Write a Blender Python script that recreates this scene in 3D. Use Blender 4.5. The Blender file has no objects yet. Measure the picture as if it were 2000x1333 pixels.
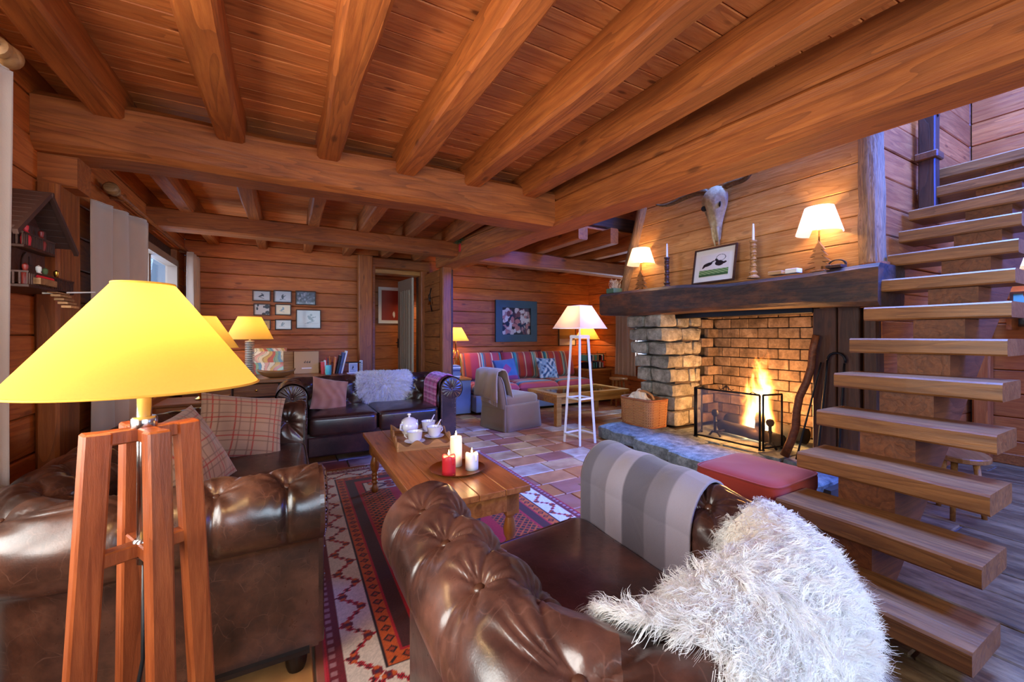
import bpy, bmesh, math, random
import numpy as np
from mathutils import Vector, Matrix, Quaternion, noise as mnoise

random.seed(7)
PI = math.pi
SC = bpy.context.scene
COL = SC.collection

# ------------------------------------------------------------------ camera
cam_d = bpy.data.cameras.new('camera')
cam_d.sensor_width = 36.0
cam_d.lens = 800.0 / 2000.0 * 36.0
cam_d.shift_y = -11.5 / 2000.0
cam_d.clip_start = 0.02
cam = bpy.data.objects.new('camera', cam_d)
COL.objects.link(cam)
cam.location = (0, 0, 1.2)
cam.rotation_euler = (PI / 2, 0, -math.radians(28.8))
SC.camera = cam

# ------------------------------------------------------------------ colour management
SC.view_settings.view_transform = 'Standard'
SC.view_settings.look = 'None'
SC.view_settings.gamma = 1.0
SC.view_settings.use_curve_mapping = False
SC.view_settings.exposure = 0.58
try:
    SC.cycles.use_denoising = True
    SC.cycles.max_bounces = 7
    SC.cycles.diffuse_bounces = 4
    SC.cycles.glossy_bounces = 3
    SC.cycles.transmission_bounces = 5
    SC.cycles.transparent_max_bounces = 12
    SC.cycles.volume_bounces = 0
    SC.cycles.sample_clamp_indirect = 6.0
    SC.cycles.caustics_reflective = False
    SC.cycles.caustics_refractive = False
    SC.cycles.volume_step_rate = 1.0
except Exception:
    pass

# ------------------------------------------------------------------ world (winter daylight outside the windows)
wd = bpy.data.worlds.new('daylight')
SC.world = wd
wd.use_nodes = True
bgn = wd.node_tree.nodes['Background']
bgn.inputs[0].default_value = (0.42, 0.62, 1.0, 1)
bgn.inputs[1].default_value = 0.45

def area_light(name, loc, target, size, size_y, power, color, spread=PI):
    d = bpy.data.lights.new(name, 'AREA')
    d.shape = 'RECTANGLE'; d.size = size; d.size_y = size_y
    d.energy = power; d.color = color; d.spread = spread
    o = bpy.data.objects.new(name, d); COL.objects.link(o)
    o.location = loc
    v = Vector(target) - Vector(loc)
    o.rotation_euler = v.to_track_quat('-Z', 'Y').to_euler()
    return o

def point_light(name, loc, power, color, r=0.03, parent=None):
    d = bpy.data.lights.new(name, 'POINT')
    d.energy = power; d.color = color; d.shadow_soft_size = r
    o = bpy.data.objects.new(name, d); COL.objects.link(o)
    o.location = loc
    if parent: o.parent = parent
    return o

COOL = (0.42, 0.62, 1.0)
DAY = (0.80, 0.88, 1.0)
WARM = (1.0, 0.60, 0.25)
# daylight behind the window openings
area_light('daylight_rear', (0.9, -1.75, 1.6), (0.9, 3.0, 1.9), 2.6, 1.5, 100, (0.74, 0.86, 1.0))
area_light('daylight_left_near', (-1.35, 1.05, 1.5), (1.2, 1.8, 1.9), 1.7, 1.4, 95, (1.0, 0.93, 0.84))
area_light('daylight_left_far', (-1.4, 5.25, 1.5), (3.0, 5.25, 1.0), 1.7, 1.2, 55, COOL)
area_light('daylight_far_room', (5.6, 4.75, 1.35), (2.0, 4.75, 0.8), 0.9, 1.1, 90, COOL)
area_light('daylight_rear_stairs', (4.2, -1.75, 1.6), (3.6, 3.0, 1.0), 1.9, 1.5, 26, COOL)
area_light('daylight_skylight', (4.1, 1.2, 5.02), (4.1, 1.2, 0.0), 1.56, 2.56, 950, (0.15, 0.32, 1.0))

area_light('added_blue_upper_light', (4.3, -1.78, 3.55), (4.6, 2.0, 2.7), 2.0, 1.3, 900, (0.02, 0.10, 1.0))  # added saturated blue light to turn the stairwell wood blue

# ------------------------------------------------------------------ small helpers
def lin(h):
    h = h.lstrip('#')
    out = []
    for i in (0, 2, 4):
        c = int(h[i:i + 2], 16) / 255.0
        out.append(c / 12.92 if c <= 0.04045 else ((c + 0.055) / 1.055) ** 2.4)
    return tuple(out)

def tag(o, label, cat, group=None):
    o['label'] = label; o['category'] = cat
    if group: o['group'] = group
    return o

def thing(name, label, cat, loc=(0, 0, 0), rz=0.0, group=None):
    o = bpy.data.objects.new(name, None); COL.objects.link(o)
    o.empty_display_size = 0.05
    o.location = loc; o.rotation_euler = (0, 0, rz)
    return tag(o, label, cat, group)

def struct(o):
    o['kind'] = 'structure'
    return o

def mesh_obj(name, me, mat=None, parent=None, loc=None, rot=None):
    o = bpy.data.objects.new(name, me); COL.objects.link(o)
    if mat is not None and len(me.materials) == 0:
        me.materials.append(mat)
    if loc is not None: o.location = loc
    if rot is not None: o.rotation_euler = rot
    if parent is not None: o.parent = parent
    return o

def from_py(name, vs, fs, mat=None, parent=None, smooth=True, loc=None, rot=None):
    me = bpy.data.meshes.new(name)
    me.from_pydata([tuple(map(float, v)) for v in vs], [], fs)
    if smooth:
        me.polygons.foreach_set('use_smooth', [True] * len(me.polygons))
    me.update()
    return mesh_obj(name, me, mat, parent, loc, rot)

def grid_faces(nu, nv, wrap_u=False, wrap_v=False, base=0):
    uu = np.arange(nu if wrap_u else nu - 1); vv = np.arange(nv if wrap_v else nv - 1)
    U, V = np.meshgrid(uu, vv, indexing='ij')
    U2 = (U + 1) % nu; V2 = (V + 1) % nv
    f = np.stack([U * nv + V, U2 * nv + V, U2 * nv + V2, U * nv + V2], -1).reshape(-1, 4) + base
    return f

def quad_mesh(name, P, F, mat=None, parent=None, smooth=True, flip=False, loc=None, rot=None):
    """numpy verts (n,3) and quads (m,4) -> mesh object, fast"""
    P = np.asarray(P, dtype=np.float32).reshape(-1, 3)
    F = np.asarray(F, dtype=np.int32)
    if flip: F = F[:, ::-1]
    k = F.shape[1]
    me = bpy.data.meshes.new(name)
    me.vertices.add(len(P)); me.vertices.foreach_set('co', P.ravel())
    me.loops.add(F.size); me.loops.foreach_set('vertex_index', np.ascontiguousarray(F).ravel())
    me.polygons.add(len(F))
    me.polygons.foreach_set('loop_start', np.arange(0, F.size, k, dtype=np.int32))
    me.polygons.foreach_set('loop_total', np.full(len(F), k, dtype=np.int32))
    me.polygons.foreach_set('use_smooth', np.full(len(F), smooth))
    me.update(calc_edges=True); me.validate()
    return mesh_obj(name, me, mat, parent, loc, rot)

class MB:
    """collects several shapes into ONE mesh"""
    def __init__(s): s.v = []; s.f = []
    def add(s, vs, fs):
        b = len(s.v)
        s.v += [tuple(v) for v in vs]
        s.f += [tuple(i + b for i in f) for f in fs]
        return s
    def box(s, lo, hi, ch=0.0, M=None):
        vs, fs = box_data(lo, hi, ch)
        if M is not None: vs = [M @ Vector(v) for v in vs]
        return s.add(vs, fs)
    def tube(s, pts, r, n=8, closed=False, caps=True):
        vs, fs = tube_data(pts, r, n, closed, caps); return s.add(vs, fs)
    def lathe(s, prof, n=16, M=None, cap=False):
        vs, fs = lathe_data(prof, n)
        if M is not None: vs = [M @ Vector(v) for v in vs]
        return s.add(vs, fs)
    def bar(s, p0, p1, w, h, ch=0.0, up=(0, 0, 1)):
        p0 = Vector(p0); p1 = Vector(p1); L = (p1 - p0).length
        M = frame_x(p0, p1, up)
        return s.box((0, -w / 2, -h / 2), (L, w / 2, h / 2), ch, M)
    def build(s, name, mat, parent=None, smooth=False, loc=None, rot=None):
        return from_py(name, s.v, s.f, mat, parent, smooth, loc, rot)

def frame_x(p0, p1, up=(0, 0, 1)):
    p0 = Vector(p0); x = (Vector(p1) - p0).normalized(); up = Vector(up)
    if abs(x.dot(up)) > 0.99: up = Vector((0, 1, 0))
    y = up.cross(x).normalized(); z = x.cross(y)
    M = Matrix((x, y, z)).transposed().to_4x4(); M.translation = p0
    return M

def box_data(lo, hi, ch=0.0):
    (x0, y0, z0), (x1, y1, z1) = lo, hi
    if ch <= 0:
        v = [(x0, y0, z0), (x1, y0, z0), (x1, y1, z0), (x0, y1, z0), (x0, y0, z1), (x1, y0, z1), (x1, y1, z1), (x0, y1, z1)]
        f = [(0, 3, 2, 1), (4, 5, 6, 7), (0, 1, 5, 4), (1, 2, 6, 5), (2, 3, 7, 6), (3, 0, 4, 7)]
        return v, f
    bm = bmesh.new()
    bmesh.ops.create_cube(bm, size=1.0)
    for w in bm.verts:
        w.co = Vector(((x0 + x1) / 2 + w.co.x * (x1 - x0), (y0 + y1) / 2 + w.co.y * (y1 - y0), (z0 + z1) / 2 + w.co.z * (z1 - z0)))
    c = min(ch, 0.45 * min(x1 - x0, y1 - y0, z1 - z0))
    bmesh.ops.bevel(bm, geom=list(bm.edges), offset=c, segments=2 if ch > 0.012 else 1, profile=0.6, affect='EDGES')
    bm.verts.ensure_lookup_table(); bm.verts.index_update()
    v = [tuple(w.co) for w in bm.verts]; f = [tuple(x.index for x in p.verts) for p in bm.faces]
    bm.free()
    return v, f

def box(name, lo, hi, mat, parent=None, ch=0.0, smooth=False, loc=None, rot=None):
    v, f = box_data(lo, hi, ch)
    return from_py(name, v, f, mat, parent, smooth, loc, rot)

def tube_data(pts, r, n=8, closed=False, caps=True):
    pts = [Vector(p) for p in pts]
    rs = r if isinstance(r, (list, tuple, np.ndarray)) else [r] * len(pts)
    m = len(pts); vs = []; fs = []
    nrm = None
    for i, p in enumerate(pts):
        if closed: t = pts[(i + 1) % m] - pts[i - 1]
        else: t = pts[min(i + 1, m - 1)] - pts[max(i - 1, 0)]
        if t.length < 1e-9: t = Vector((0, 0, 1))
        t.normalize()
        if nrm is None:
            a = Vector((0, 0, 1)) if abs(t.z) < 0.9 else Vector((1, 0, 0))
            nrm = t.cross(a).normalized()
        else:
            nrm = (nrm - t * nrm.dot(t))
            nrm = nrm.normalized() if nrm.length > 1e-6 else t.orthogonal().normalized()
        b = t.cross(nrm)
        for k in range(n):
            a = 2 * PI * k / n
            vs.append(tuple(p + (nrm * math.cos(a) + b * math.sin(a)) * rs[i]))
    for i in range(m if closed else m - 1):
        j = (i + 1) % m
        for k in range(n):
            l = (k + 1) % n
            fs.append((i * n + k, i * n + l, j * n + l, j * n + k))
    if caps and not closed:
        fs.append(tuple(range(n - 1, -1, -1))); fs.append(tuple(range((m - 1) * n, m * n)))
    return vs, fs

def tube(name, pts, r, mat, parent=None, n=8, closed=False, smooth=True, loc=None):
    vs, fs = tube_data(pts, r, n, closed)
    return from_py(name, vs, fs, mat, parent, smooth, loc)

def lathe_data(prof, n=20):
    vs = []; fs = []; m = len(prof)
    for (r, z) in prof:
        for k in range(n):
            a = 2 * PI * k / n
            vs.append((r * math.cos(a), r * math.sin(a), z))
    for i in range(m - 1):
        for k in range(n):
            l = (k + 1) % n
            fs.append((i * n + k, i * n + l, (i + 1) * n + l, (i + 1) * n + k))
    if prof[0][0] > 1e-5: fs.append(tuple(range(n - 1, -1, -1)))
    if prof[-1][0] > 1e-5: fs.append(tuple(range((m - 1) * n, m * n)))
    return vs, fs

def lathe(name, prof, mat, parent=None, n=20, loc=None, rot=None, smooth=True):
    vs, fs = lathe_data(prof, n)
    o = from_py(name, vs, fs, mat, parent, smooth, loc, rot)
    if smooth: autosmooth(o)
    return o

def autosmooth(o, deg=40):
    try:
        me = o.data
        bm = bmesh.new(); bm.from_mesh(me)
        bmesh.ops.remove_doubles(bm, verts=bm.verts, dist=1e-6)
        lim = math.radians(deg)
        for e in bm.edges:
            if len(e.link_faces) == 2:
                e.smooth = e.calc_face_angle(0) < lim
        bm.to_mesh(me); bm.free()
    except Exception:
        pass

def prism(name, outline, depth, mat, parent=None, loc=None, rot=None, ch=0.0, smooth=False):
    """closed 2-D outline (x,z) extruded along +y by depth"""
    bm = bmesh.new()
    vs = [bm.verts.new((x, 0, z)) for x, z in outline]
    f = bm.faces.new(vs)
    r = bmesh.ops.extrude_face_region(bm, geom=[f])
    for w in r['geom']:
        if isinstance(w, bmesh.types.BMVert): w.co.y += depth
    bmesh.ops.recalc_face_normals(bm, faces=bm.faces)
    if ch > 0:
        es = [e for e in bm.edges if abs(e.verts[0].co.y - e.verts[1].co.y) < 1e-6]
        bmesh.ops.bevel(bm, geom=es, offset=ch, segments=1, affect='EDGES')
    me = bpy.data.meshes.new(name); bm.to_mesh(me); bm.free()
    if smooth: me.polygons.foreach_set('use_smooth', [True] * len(me.polygons))
    return mesh_obj(name, me, mat, parent, loc, rot)

def sm_noise(n, seed, k=5, amp=1.0):
    """smooth 1-D random curve with n samples"""
    rs = np.random.RandomState(seed)
    c = rs.uniform(-1, 1, k + 3)
    x = np.linspace(0, k, n); i = np.floor(x).astype(int); f = x - i; f = f * f * (3 - 2 * f)
    return amp * (c[i] * (1 - f) + c[i + 1] * f)

def hewn(name, p0, p1, w, h, mat, parent=None, wob=0.006, ch=0.02, step=0.25, seed=None, up=(0, 0, 1), taper=None):
    """hand-hewn beam: chamfered section along local X with slow waviness; origin at p0"""
    p0 = Vector(p0); p1 = Vector(p1); L = (p1 - p0).length
    if seed is None: seed = random.randint(0, 10 ** 6)
    n = max(2, int(L / step) + 1)
    xs = np.linspace(0, L, n)
    dy0, dy1 = sm_noise(n, seed, max(2, int(L / .5)), wob), sm_noise(n, seed + 1, max(2, int(L / .5)), wob)
    dz0, dz1 = sm_noise(n, seed + 2, max(2, int(L / .5)), wob), sm_noise(n, seed + 3, max(2, int(L / .5)), wob)
    vs = []; 
    for i in range(n):
        tf = 1.0 if taper is None else 1 + (taper - 1) * xs[i] / L
        y0, y1 = -w / 2 * tf + dy0[i], w / 2 * tf + dy1[i]; z0, z1 = -h / 2 * tf + dz0[i], h / 2 * tf + dz1[i]
        c = ch
        vs += [(xs[i], y0 + c, z0), (xs[i], y1 - c, z0), (xs[i], y1, z0 + c), (xs[i], y1, z1 - c), (xs[i], y1 - c, z1), (xs[i], y0 + c, z1), (xs[i], y0, z1 - c), (xs[i], y0, z0 + c)]
    fs = []
    for i in range(n - 1):
        for k in range(8):
            l = (k + 1) % 8
            fs.append((i * 8 + k, (i + 1) * 8 + k, (i + 1) * 8 + l, i * 8 + l)[::-1])
    fs.append(tuple(range(8))[::-1]); fs.append(tuple(range((n - 1) * 8, n * 8)))
    o = from_py(name, vs, fs, mat, parent, False)
    M = frame_x(p0, p1, up)
    o.matrix_basis = M
    return o

def copy_tree(o, parent=None):
    c = o.copy(); COL.objects.link(c)
    if parent is not None: c.parent = parent
    for ch in list(o.children): copy_tree(ch, c)
    return c

# ------------------------------------------------------------------ materials
def new_mat(name):
    m = bpy.data.materials.new(name); m.use_nodes = True
    nt = m.node_tree
    for n in list(nt.nodes): nt.nodes.remove(n)
    out = nt.nodes.new('ShaderNodeOutputMaterial')
    return m, nt, out

def nd(nt, typ, ins=None, **props):
    n = nt.nodes.new('ShaderNode' + typ)
    for k, v in props.items(): setattr(n, k, v)
    for k, v in (ins or {}).items():
        s = n.inputs[k]
        if isinstance(v, bpy.types.NodeSocket): nt.links.new(v, s)
        elif isinstance(v, (tuple, list)) and s.type == 'RGBA': s.default_value = (*v[:3], 1.0)
        else: s.default_value = v
    return n

def mth(nt, op, a, b=None, c=None, clamp=False):
    ins = {0: a}
    if b is not None: ins[1] = b
    if c is not None: ins[2] = c
    n = nd(nt, 'Math', ins, operation=op); n.use_clamp = clamp
    return n.outputs[0]

def ramp(nt, fac, stops, interp='LINEAR'):
    n = nt.nodes.new('ShaderNodeValToRGB'); cr = n.color_ramp; cr.interpolation = interp
    while len(cr.elements) < len(stops): cr.elements.new(0.5)
    for e, (p, c) in zip(cr.elements, stops):
        e.position = p; e.color = (*c[:3], 1.0)
    nt.links.new(fac, n.inputs[0])
    return n.outputs[0]

def mix(nt, fac, a, b, blend='MIX'):
    n = nt.nodes.new('ShaderNodeMix'); n.data_type = 'RGBA'; n.blend_type = blend
    for idx, v in ((0, fac), (6, a), (7, b)):
        s = n.inputs[idx]
        if isinstance(v, bpy.types.NodeSocket): nt.links.new(v, s)
        elif isinstance(v, (tuple, list)): s.default_value = (*v[:3], 1.0)
        else: s.default_value = v
    return n.outputs[2]

def coords(nt, kind='Object', scale=(1, 1, 1), loc=(0, 0, 0), rand=0.0, rot=(0, 0, 0)):
    tc = nt.nodes.new('ShaderNodeTexCoord')
    v = tc.outputs[kind]
    if rand:
        oi = nt.nodes.new('ShaderNodeObjectInfo')
        r = mth(nt, 'MULTIPLY', oi.outputs['Random'], rand)
        cb = nd(nt, 'CombineXYZ', {0: r, 1: mth(nt, 'MULTIPLY', r, 1.7), 2: mth(nt, 'MULTIPLY', r, 0.6)})
        v = nd(nt, 'VectorMath', {0: v, 1: cb.outputs[0]}, operation='ADD').outputs[0]
    mp = nd(nt, 'Mapping', {'Vector': v, 'Scale': scale, 'Location': loc, 'Rotation': rot})
    return mp.outputs[0]

def bsdf(nt, out, color, rough=0.6, bump=None, bstr=0.3, bdist=0.01, **kw):
    p = nt.nodes.new('ShaderNodeBsdfPrincipled')
    names = {'coat': 'Coat Weight', 'coat_rough': 'Coat Roughness', 'sheen': 'Sheen Weight', 'metal': 'Metallic', 'spec': 'Specular IOR Level',
             'emit': 'Emission Color', 'estr': 'Emission Strength', 'trans': 'Transmission Weight', 'ior': 'IOR', 'sss': 'Subsurface Weight'}
    allin = {'Base Color': color, 'Roughness': rough}
    for k, v in kw.items(): allin[names[k]] = v
    for k, v in allin.items():
        s = p.inputs[k]
        if isinstance(v, bpy.types.NodeSocket): nt.links.new(v, s)
        elif isinstance(v, (tuple, list)): s.default_value = (*v[:3], 1.0)
        else: s.default_value = v
    if bump is not None:
        b = nd(nt, 'Bump', {'Height': bump, 'Strength': bstr, 'Distance': bdist})
        nt.links.new(b.outputs[0], p.inputs['Normal'])
    nt.links.new(p.outputs[0], out.inputs[0])
    return p

def wood(name, c1, c2, dark, axis='X', rough=0.5, ring=1.0, knots=0.6, var=0.25, scale=1.0, spec=0.35, bstr=0.35, rand=37.0, coat=0.0, wear=None):
    """long-grain timber; the grain runs along the object's own axis"""
    m, nt, out = new_mat(name)
    s1 = {'X': (1.0, 9, 9), 'Y': (9, 1.0, 9), 'Z': (9, 9, 1.0)}[axis]
    s2 = {'X': (.45, 6, 6), 'Y': (6, .45, 6), 'Z': (6, 6, .45)}[axis]
    s3 = {'X': (1.1, 3.0, 3.0), 'Y': (3.0, 1.1, 3.0), 'Z': (3.0, 3.0, 1.1)}[axis]
    sc = lambda s: tuple(a * scale for a in s)
    v1 = coords(nt, 'Object', sc(s1), rand=rand)
    v2 = coords(nt, 'Object', sc(s2), rand=rand)
    v3 = coords(nt, 'Object', sc(s3), rand=rand)
    n1 = nd(nt, 'TexNoise', {'Vector': v1, 'Scale': 5.0, 'Detail': 6.0, 'Roughness': 0.65}).outputs[0]
    n2 = nd(nt, 'TexNoise', {'Vector': v2, 'Scale': 1.4, 'Detail': 2.0, 'Distortion': 0.6}).outputs[0]
    rings = mth(nt, 'FRACT', mth(nt, 'MULTIPLY', n2, 9.0 * ring))
    rings = mth(nt, 'POWER', rings, 2.0)
    base = ramp(nt, n1, [(0.25, c1), (0.75, c2)])
    col = mix(nt, mth(nt, 'MULTIPLY', rings, 0.42), base, dark)
    big = nd(nt, 'TexNoise', {'Vector': v3, 'Scale': 1.6, 'Detail': 2.0}).outputs[0]
    col = mix(nt, mth(nt, 'MULTIPLY', ramp(nt, big, [(0.4, (0, 0, 0)), (0.75, (1, 1, 1))]), 0.35), col, dark)
    if knots > 0:
        vo = nd(nt, 'TexVoronoi', {'Vector': v3, 'Scale': 2.3}).outputs['Distance']
        kn = ramp(nt, vo, [(0.06, (1, 1, 1)), (0.13, (0, 0, 0))])
        col = mix(nt, mth(nt, 'MULTIPLY', kn, knots), col, tuple(a * 0.4 for a in dark))
    oi = nt.nodes.new('ShaderNodeObjectInfo')
    br = mth(nt, 'ADD', mth(nt, 'MULTIPLY', oi.outputs['Random'], 2 * var), 1.0 - var)
    hsv = nd(nt, 'HueSaturation', {'Color': col, 'Value': br})
    col = hsv.outputs[0]
    if wear is not None:
        wn = nd(nt, 'TexNoise', {'Vector': v3, 'Scale': 3.0, 'Detail': 5.0, 'Roughness': 0.7}).outputs[0]
        col = mix(nt, ramp(nt, wn, [(0.45, (0, 0, 0)), (0.7, (1, 1, 1))]), col, wear)
    hgt = mth(nt, 'SUBTRACT', n1, mth(nt, 'MULTIPLY', rings, 0.35))
    bsdf(nt, out, col, rough, hgt, bstr, 0.006, spec=spec, coat=coat, coat_rough=0.25)
    return m

def plain(name, color, rough=0.6, bump_scale=0, bstr=0.2, bdist=0.002, vary=0.0, vscale=8.0, **kw):
    m, nt, out = new_mat(name)
    col = color; b = None
    v = coords(nt, 'Object')
    if vary:
        n = nd(nt, 'TexNoise', {'Vector': v, 'Scale': vscale, 'Detail': 4.0}).outputs[0]
        col = mix(nt, n, tuple(c * (1 - vary) for c in color), tuple(min(1, c * (1 + vary)) for c in color))
    if bump_scale:
        b = nd(nt, 'TexNoise', {'Vector': v, 'Scale': bump_scale, 'Detail': 3.0}).outputs[0]
    bsdf(nt, out, col, rough, b, bstr, bdist, **kw)
    return m

def attr_mat(name, rough=0.7, bump_scale=0, bstr=0.3, spec=0.3, coat=0.0, attr='paint'):
    """material that shows the colours painted on a panel"""
    m, nt, out = new_mat(name)
    a = nt.nodes.new('ShaderNodeAttribute'); a.attribute_name = attr
    b = None
    if bump_scale:
        b = nd(nt, 'TexNoise', {'Vector': coords(nt, 'Object'), 'Scale': bump_scale, 'Detail': 2.0}).outputs[0]
    bsdf(nt, out, a.outputs['Color'], rough, b, bstr, 0.002, spec=spec, coat=coat, coat_rough=0.05)
    return m

def stone_mat(name, c1, c2, c3, scale=9.0, rough=0.85, bstr=0.8):
    m, nt, out = new_mat(name)
    v = coords(nt, 'Object', rand=23.0)
    n1 = nd(nt, 'TexNoise', {'Vector': v, 'Scale': scale, 'Detail': 8.0, 'Roughness': 0.7}).outputs[0]
    n2 = nd(nt, 'TexNoise', {'Vector': v, 'Scale': scale * 6, 'Detail': 4.0}).outputs[0]
    col = ramp(nt, n1, [(0.3, c1), (0.52, c2), (0.72, c3)])
    col = mix(nt, mth(nt, 'MULTIPLY', n2, 0.5), col, c1, 'MULTIPLY')
    oi = nt.nodes.new('ShaderNodeObjectInfo')
    br = mth(nt, 'ADD', mth(nt, 'MULTIPLY', oi.outputs['Random'], 0.5), 0.75)
    col = nd(nt, 'HueSaturation', {'Color': col, 'Value': br}).outputs[0]
    h = mth(nt, 'ADD', n1, mth(nt, 'MULTIPLY', n2, 0.4))
    bsdf(nt, out, col, rough, h, bstr, 0.012, spec=0.3)
    return m

def tile_mat(name):
    m, nt, out = new_mat(name)
    oi = nt.nodes.new('ShaderNodeObjectInfo')
    base = ramp(nt, oi.outputs['Random'], [(0.0, lin('#bd7440')), (0.18, lin('#cf9858')), (0.36, lin('#b0684a')), (0.52, lin('#cfa678')), (0.66, lin('#a2685a')), (0.8, lin('#cc8a58')), (0.92, lin('#ccb8a0'))], 'CONSTANT')
    v = coords(nt, 'Object', rand=31.0)
    n1 = nd(nt, 'TexNoise', {'Vector': v, 'Scale': 6.0, 'Detail': 5.0}).outputs[0]
    col = mix(nt, ramp(nt, n1, [(0.35, (0, 0, 0)), (0.7, (.75, .75, .75))]), base, lin('#8a4a30'))
    n2 = nd(nt, 'TexNoise', {'Vector': v, 'Scale': 40.0, 'Detail': 3.0}).outputs[0]
    bsdf(nt, out, col, 0.38, mth(nt, 'ADD', n1, mth(nt, 'MULTIPLY', n2, .15)), 0.25, 0.006, spec=0.45)
    return m

def leather_mat(name, c_dark, c_mid, c_rub, rough=0.3):
    m, nt, out = new_mat(name)
    v = coords(nt, 'Object', rand=11.0)
    n1 = nd(nt, 'TexNoise', {'Vector': v, 'Scale': 4.0, 'Detail': 6.0, 'Roughness': 0.62}).outputs[0]
    col = ramp(nt, n1, [(0.32, c_dark), (0.5, c_mid), (0.68, c_rub)])
    n2 = nd(nt, 'TexNoise', {'Vector': v, 'Scale': 18.0, 'Detail': 5.0, 'Roughness': 0.7}).outputs[0]
    col = mix(nt, ramp(nt, n2, [(0.45, (0, 0, 0)), (0.75, (.6, .6, .6))]), col, c_dark)
    wv = nd(nt, 'TexNoise', {'Vector': v, 'Scale': 5.0, 'Detail': 3.0}).outputs[1]
    vv = nd(nt, 'VectorMath', {0: v, 1: nd(nt, 'VectorMath', {0: wv, 'Scale': 0.16}, operation='SCALE').outputs[0]}, operation='ADD').outputs[0]
    ln = nd(nt, 'TexVoronoi', {'Vector': vv, 'Scale': 17.0}, feature='DISTANCE_TO_EDGE').outputs[0]
    line = ramp(nt, ln, [(0.0, (1, 1, 1)), (0.022, (0, 0, 0))])
    col = mix(nt, mth(nt, 'MULTIPLY', line, mth(nt, 'MULTIPLY', ramp(nt, n2, [(.42, (0, 0, 0)), (.62, (1, 1, 1))]), 0.28)), col, tuple(min(1, 1.7 * c + .03) for c in c_rub))
    pores = nd(nt, 'TexVoronoi', {'Vector': v, 'Scale': 260.0}).outputs['Distance']
    fine = nd(nt, 'TexNoise', {'Vector': v, 'Scale': 60.0, 'Detail': 4.0}).outputs[0]
    h = mth(nt, 'ADD', mth(nt, 'MULTIPLY', pores, 0.25), fine)
    rg = mth(nt, 'ADD', mth(nt, 'MULTIPLY', n2, 0.22), rough - 0.1)
    bsdf(nt, out, col, rg, h, 0.12, 0.003, spec=0.6, coat=0.25, coat_rough=0.22)
    return m

def fabric(name, color, scale=350.0, rough=0.9, sheen=0.4, vary=0.12, bstr=0.35):
    m, nt, out = new_mat(name)
    v = coords(nt, 'Object')
    w1 = nd(nt, 'TexNoise', {'Vector': v, 'Scale': scale, 'Detail': 1.0}).outputs[0]
    n = nd(nt, 'TexNoise', {'Vector': v, 'Scale': 9.0, 'Detail': 4.0}).outputs[0]
    col = mix(nt, n, tuple(c * (1 - vary) for c in color), tuple(min(1, c * (1 + vary)) for c in color))
    bsdf(nt, out, col, rough, w1, bstr, 0.0015, sheen=sheen, spec=0.15)
    return m

def cloth_attr(name, rough=0.92, sheen=0.3, scale=300):
    m, nt, out = new_mat(name)
    a = nt.nodes.new('ShaderNodeAttribute'); a.attribute_name = 'paint'
    w = nd(nt, 'TexNoise', {'Vector': coords(nt, 'Object'), 'Scale': scale, 'Detail': 2.0}).outputs[0]
    col = mix(nt, 0.25, a.outputs['Color'], mix(nt, w, (.75, .75, .75), (1.2, 1.2, 1.2)), 'MULTIPLY')
    bsdf(nt, out, col, rough, w, 0.35, 0.002, sheen=sheen, spec=0.1)
    return m

def shade_mat(name, color, trans=0.65, rough=0.9):
    """lamp-shade cloth: diffuse outside, lets the bulb shine through"""
    m, nt, out = new_mat(name)
    v = coords(nt, 'Object')
    w = nd(nt, 'TexNoise', {'Vector': v, 'Scale': 220.0, 'Detail': 2.0}).outputs[0]
    c = mix(nt, w, tuple(x * .92 for x in color), color)
    d = nd(nt, 'BsdfDiffuse', {'Color': c})
    t = nd(nt, 'BsdfTranslucent', {'Color': c})
    s = nd(nt, 'MixShader', {0: trans, 1: d.outputs[0], 2: t.outputs[0]})
    nt.links.new(s.outputs[0], out.inputs[0])
    return m

def glass_mat(name, tint=(0.95, 0.98, 1.0), refl=0.08):
    m, nt, out = new_mat(name)
    t = nd(nt, 'BsdfTransparent', {'Color': tint})
    g = nd(nt, 'BsdfGlossy', {'Color': (1, 1, 1), 'Roughness': 0.02})
    fr = nd(nt, 'Fresnel', {'IOR': 1.45})
    s = nd(nt, 'MixShader', {0: mth(nt, 'MULTIPLY', fr.outputs[0], 0.3), 1: t.outputs[0], 2: g.outputs[0]})
    nt.links.new(s.outputs[0], out.inputs[0])
    return m

def emit_mat(name, color, strength):
    m, nt, out = new_mat(name)
    e = nd(nt, 'Emission', {'Color': color, 'Strength': strength})
    nt.links.new(e.outputs[0], out.inputs[0])
    return m

OR1, OR2, ORD = lin('#9c4a1c'), lin('#c8702f'), lin('#5a2208')
M = {}
M['ceil'] = wood('ceiling_pine', lin('#c8692f'), lin('#e59050'), lin('#8a3a1a'), ring=0.8, knots=0.75, var=0.14, scale=1.2, rough=0.5)
M['beam'] = wood('beam_larch', lin('#8a421a'), lin('#ba682c'), lin('#4a1f0a'), ring=1.3, knots=0.6, var=0.12, scale=0.8, rough=0.55, bstr=0.5)
M['log'] = wood('wall_log', lin('#a84e1e'), lin('#d07634'), lin('#6a280c'), ring=1.0, knots=0.55, var=0.16, rough=0.48)
M['hood'] = wood('hood_plank', lin('#b97436'), lin('#dda262'), lin('#824617'), ring=1.6, knots=0.4, var=0.12, rough=0.5)
M['post'] = wood('post_larch', lin('#824018'), lin('#b2652a'), lin('#431806'), ring=1.0, knots=0.5, var=0.1)
M['tread'] = wood('tread_oak', lin('#6f4020'), lin('#a26a38'), lin('#3a1c0b'), ring=1.2, knots=0.3, var=0.12, rough=0.42, coat=0.15)
M['stringer'] = wood('stringer_wood', lin('#5c2f18'), lin('#854a26'), lin('#2e1409'), ring=0.8, knots=0.25, var=0.08)
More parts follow.
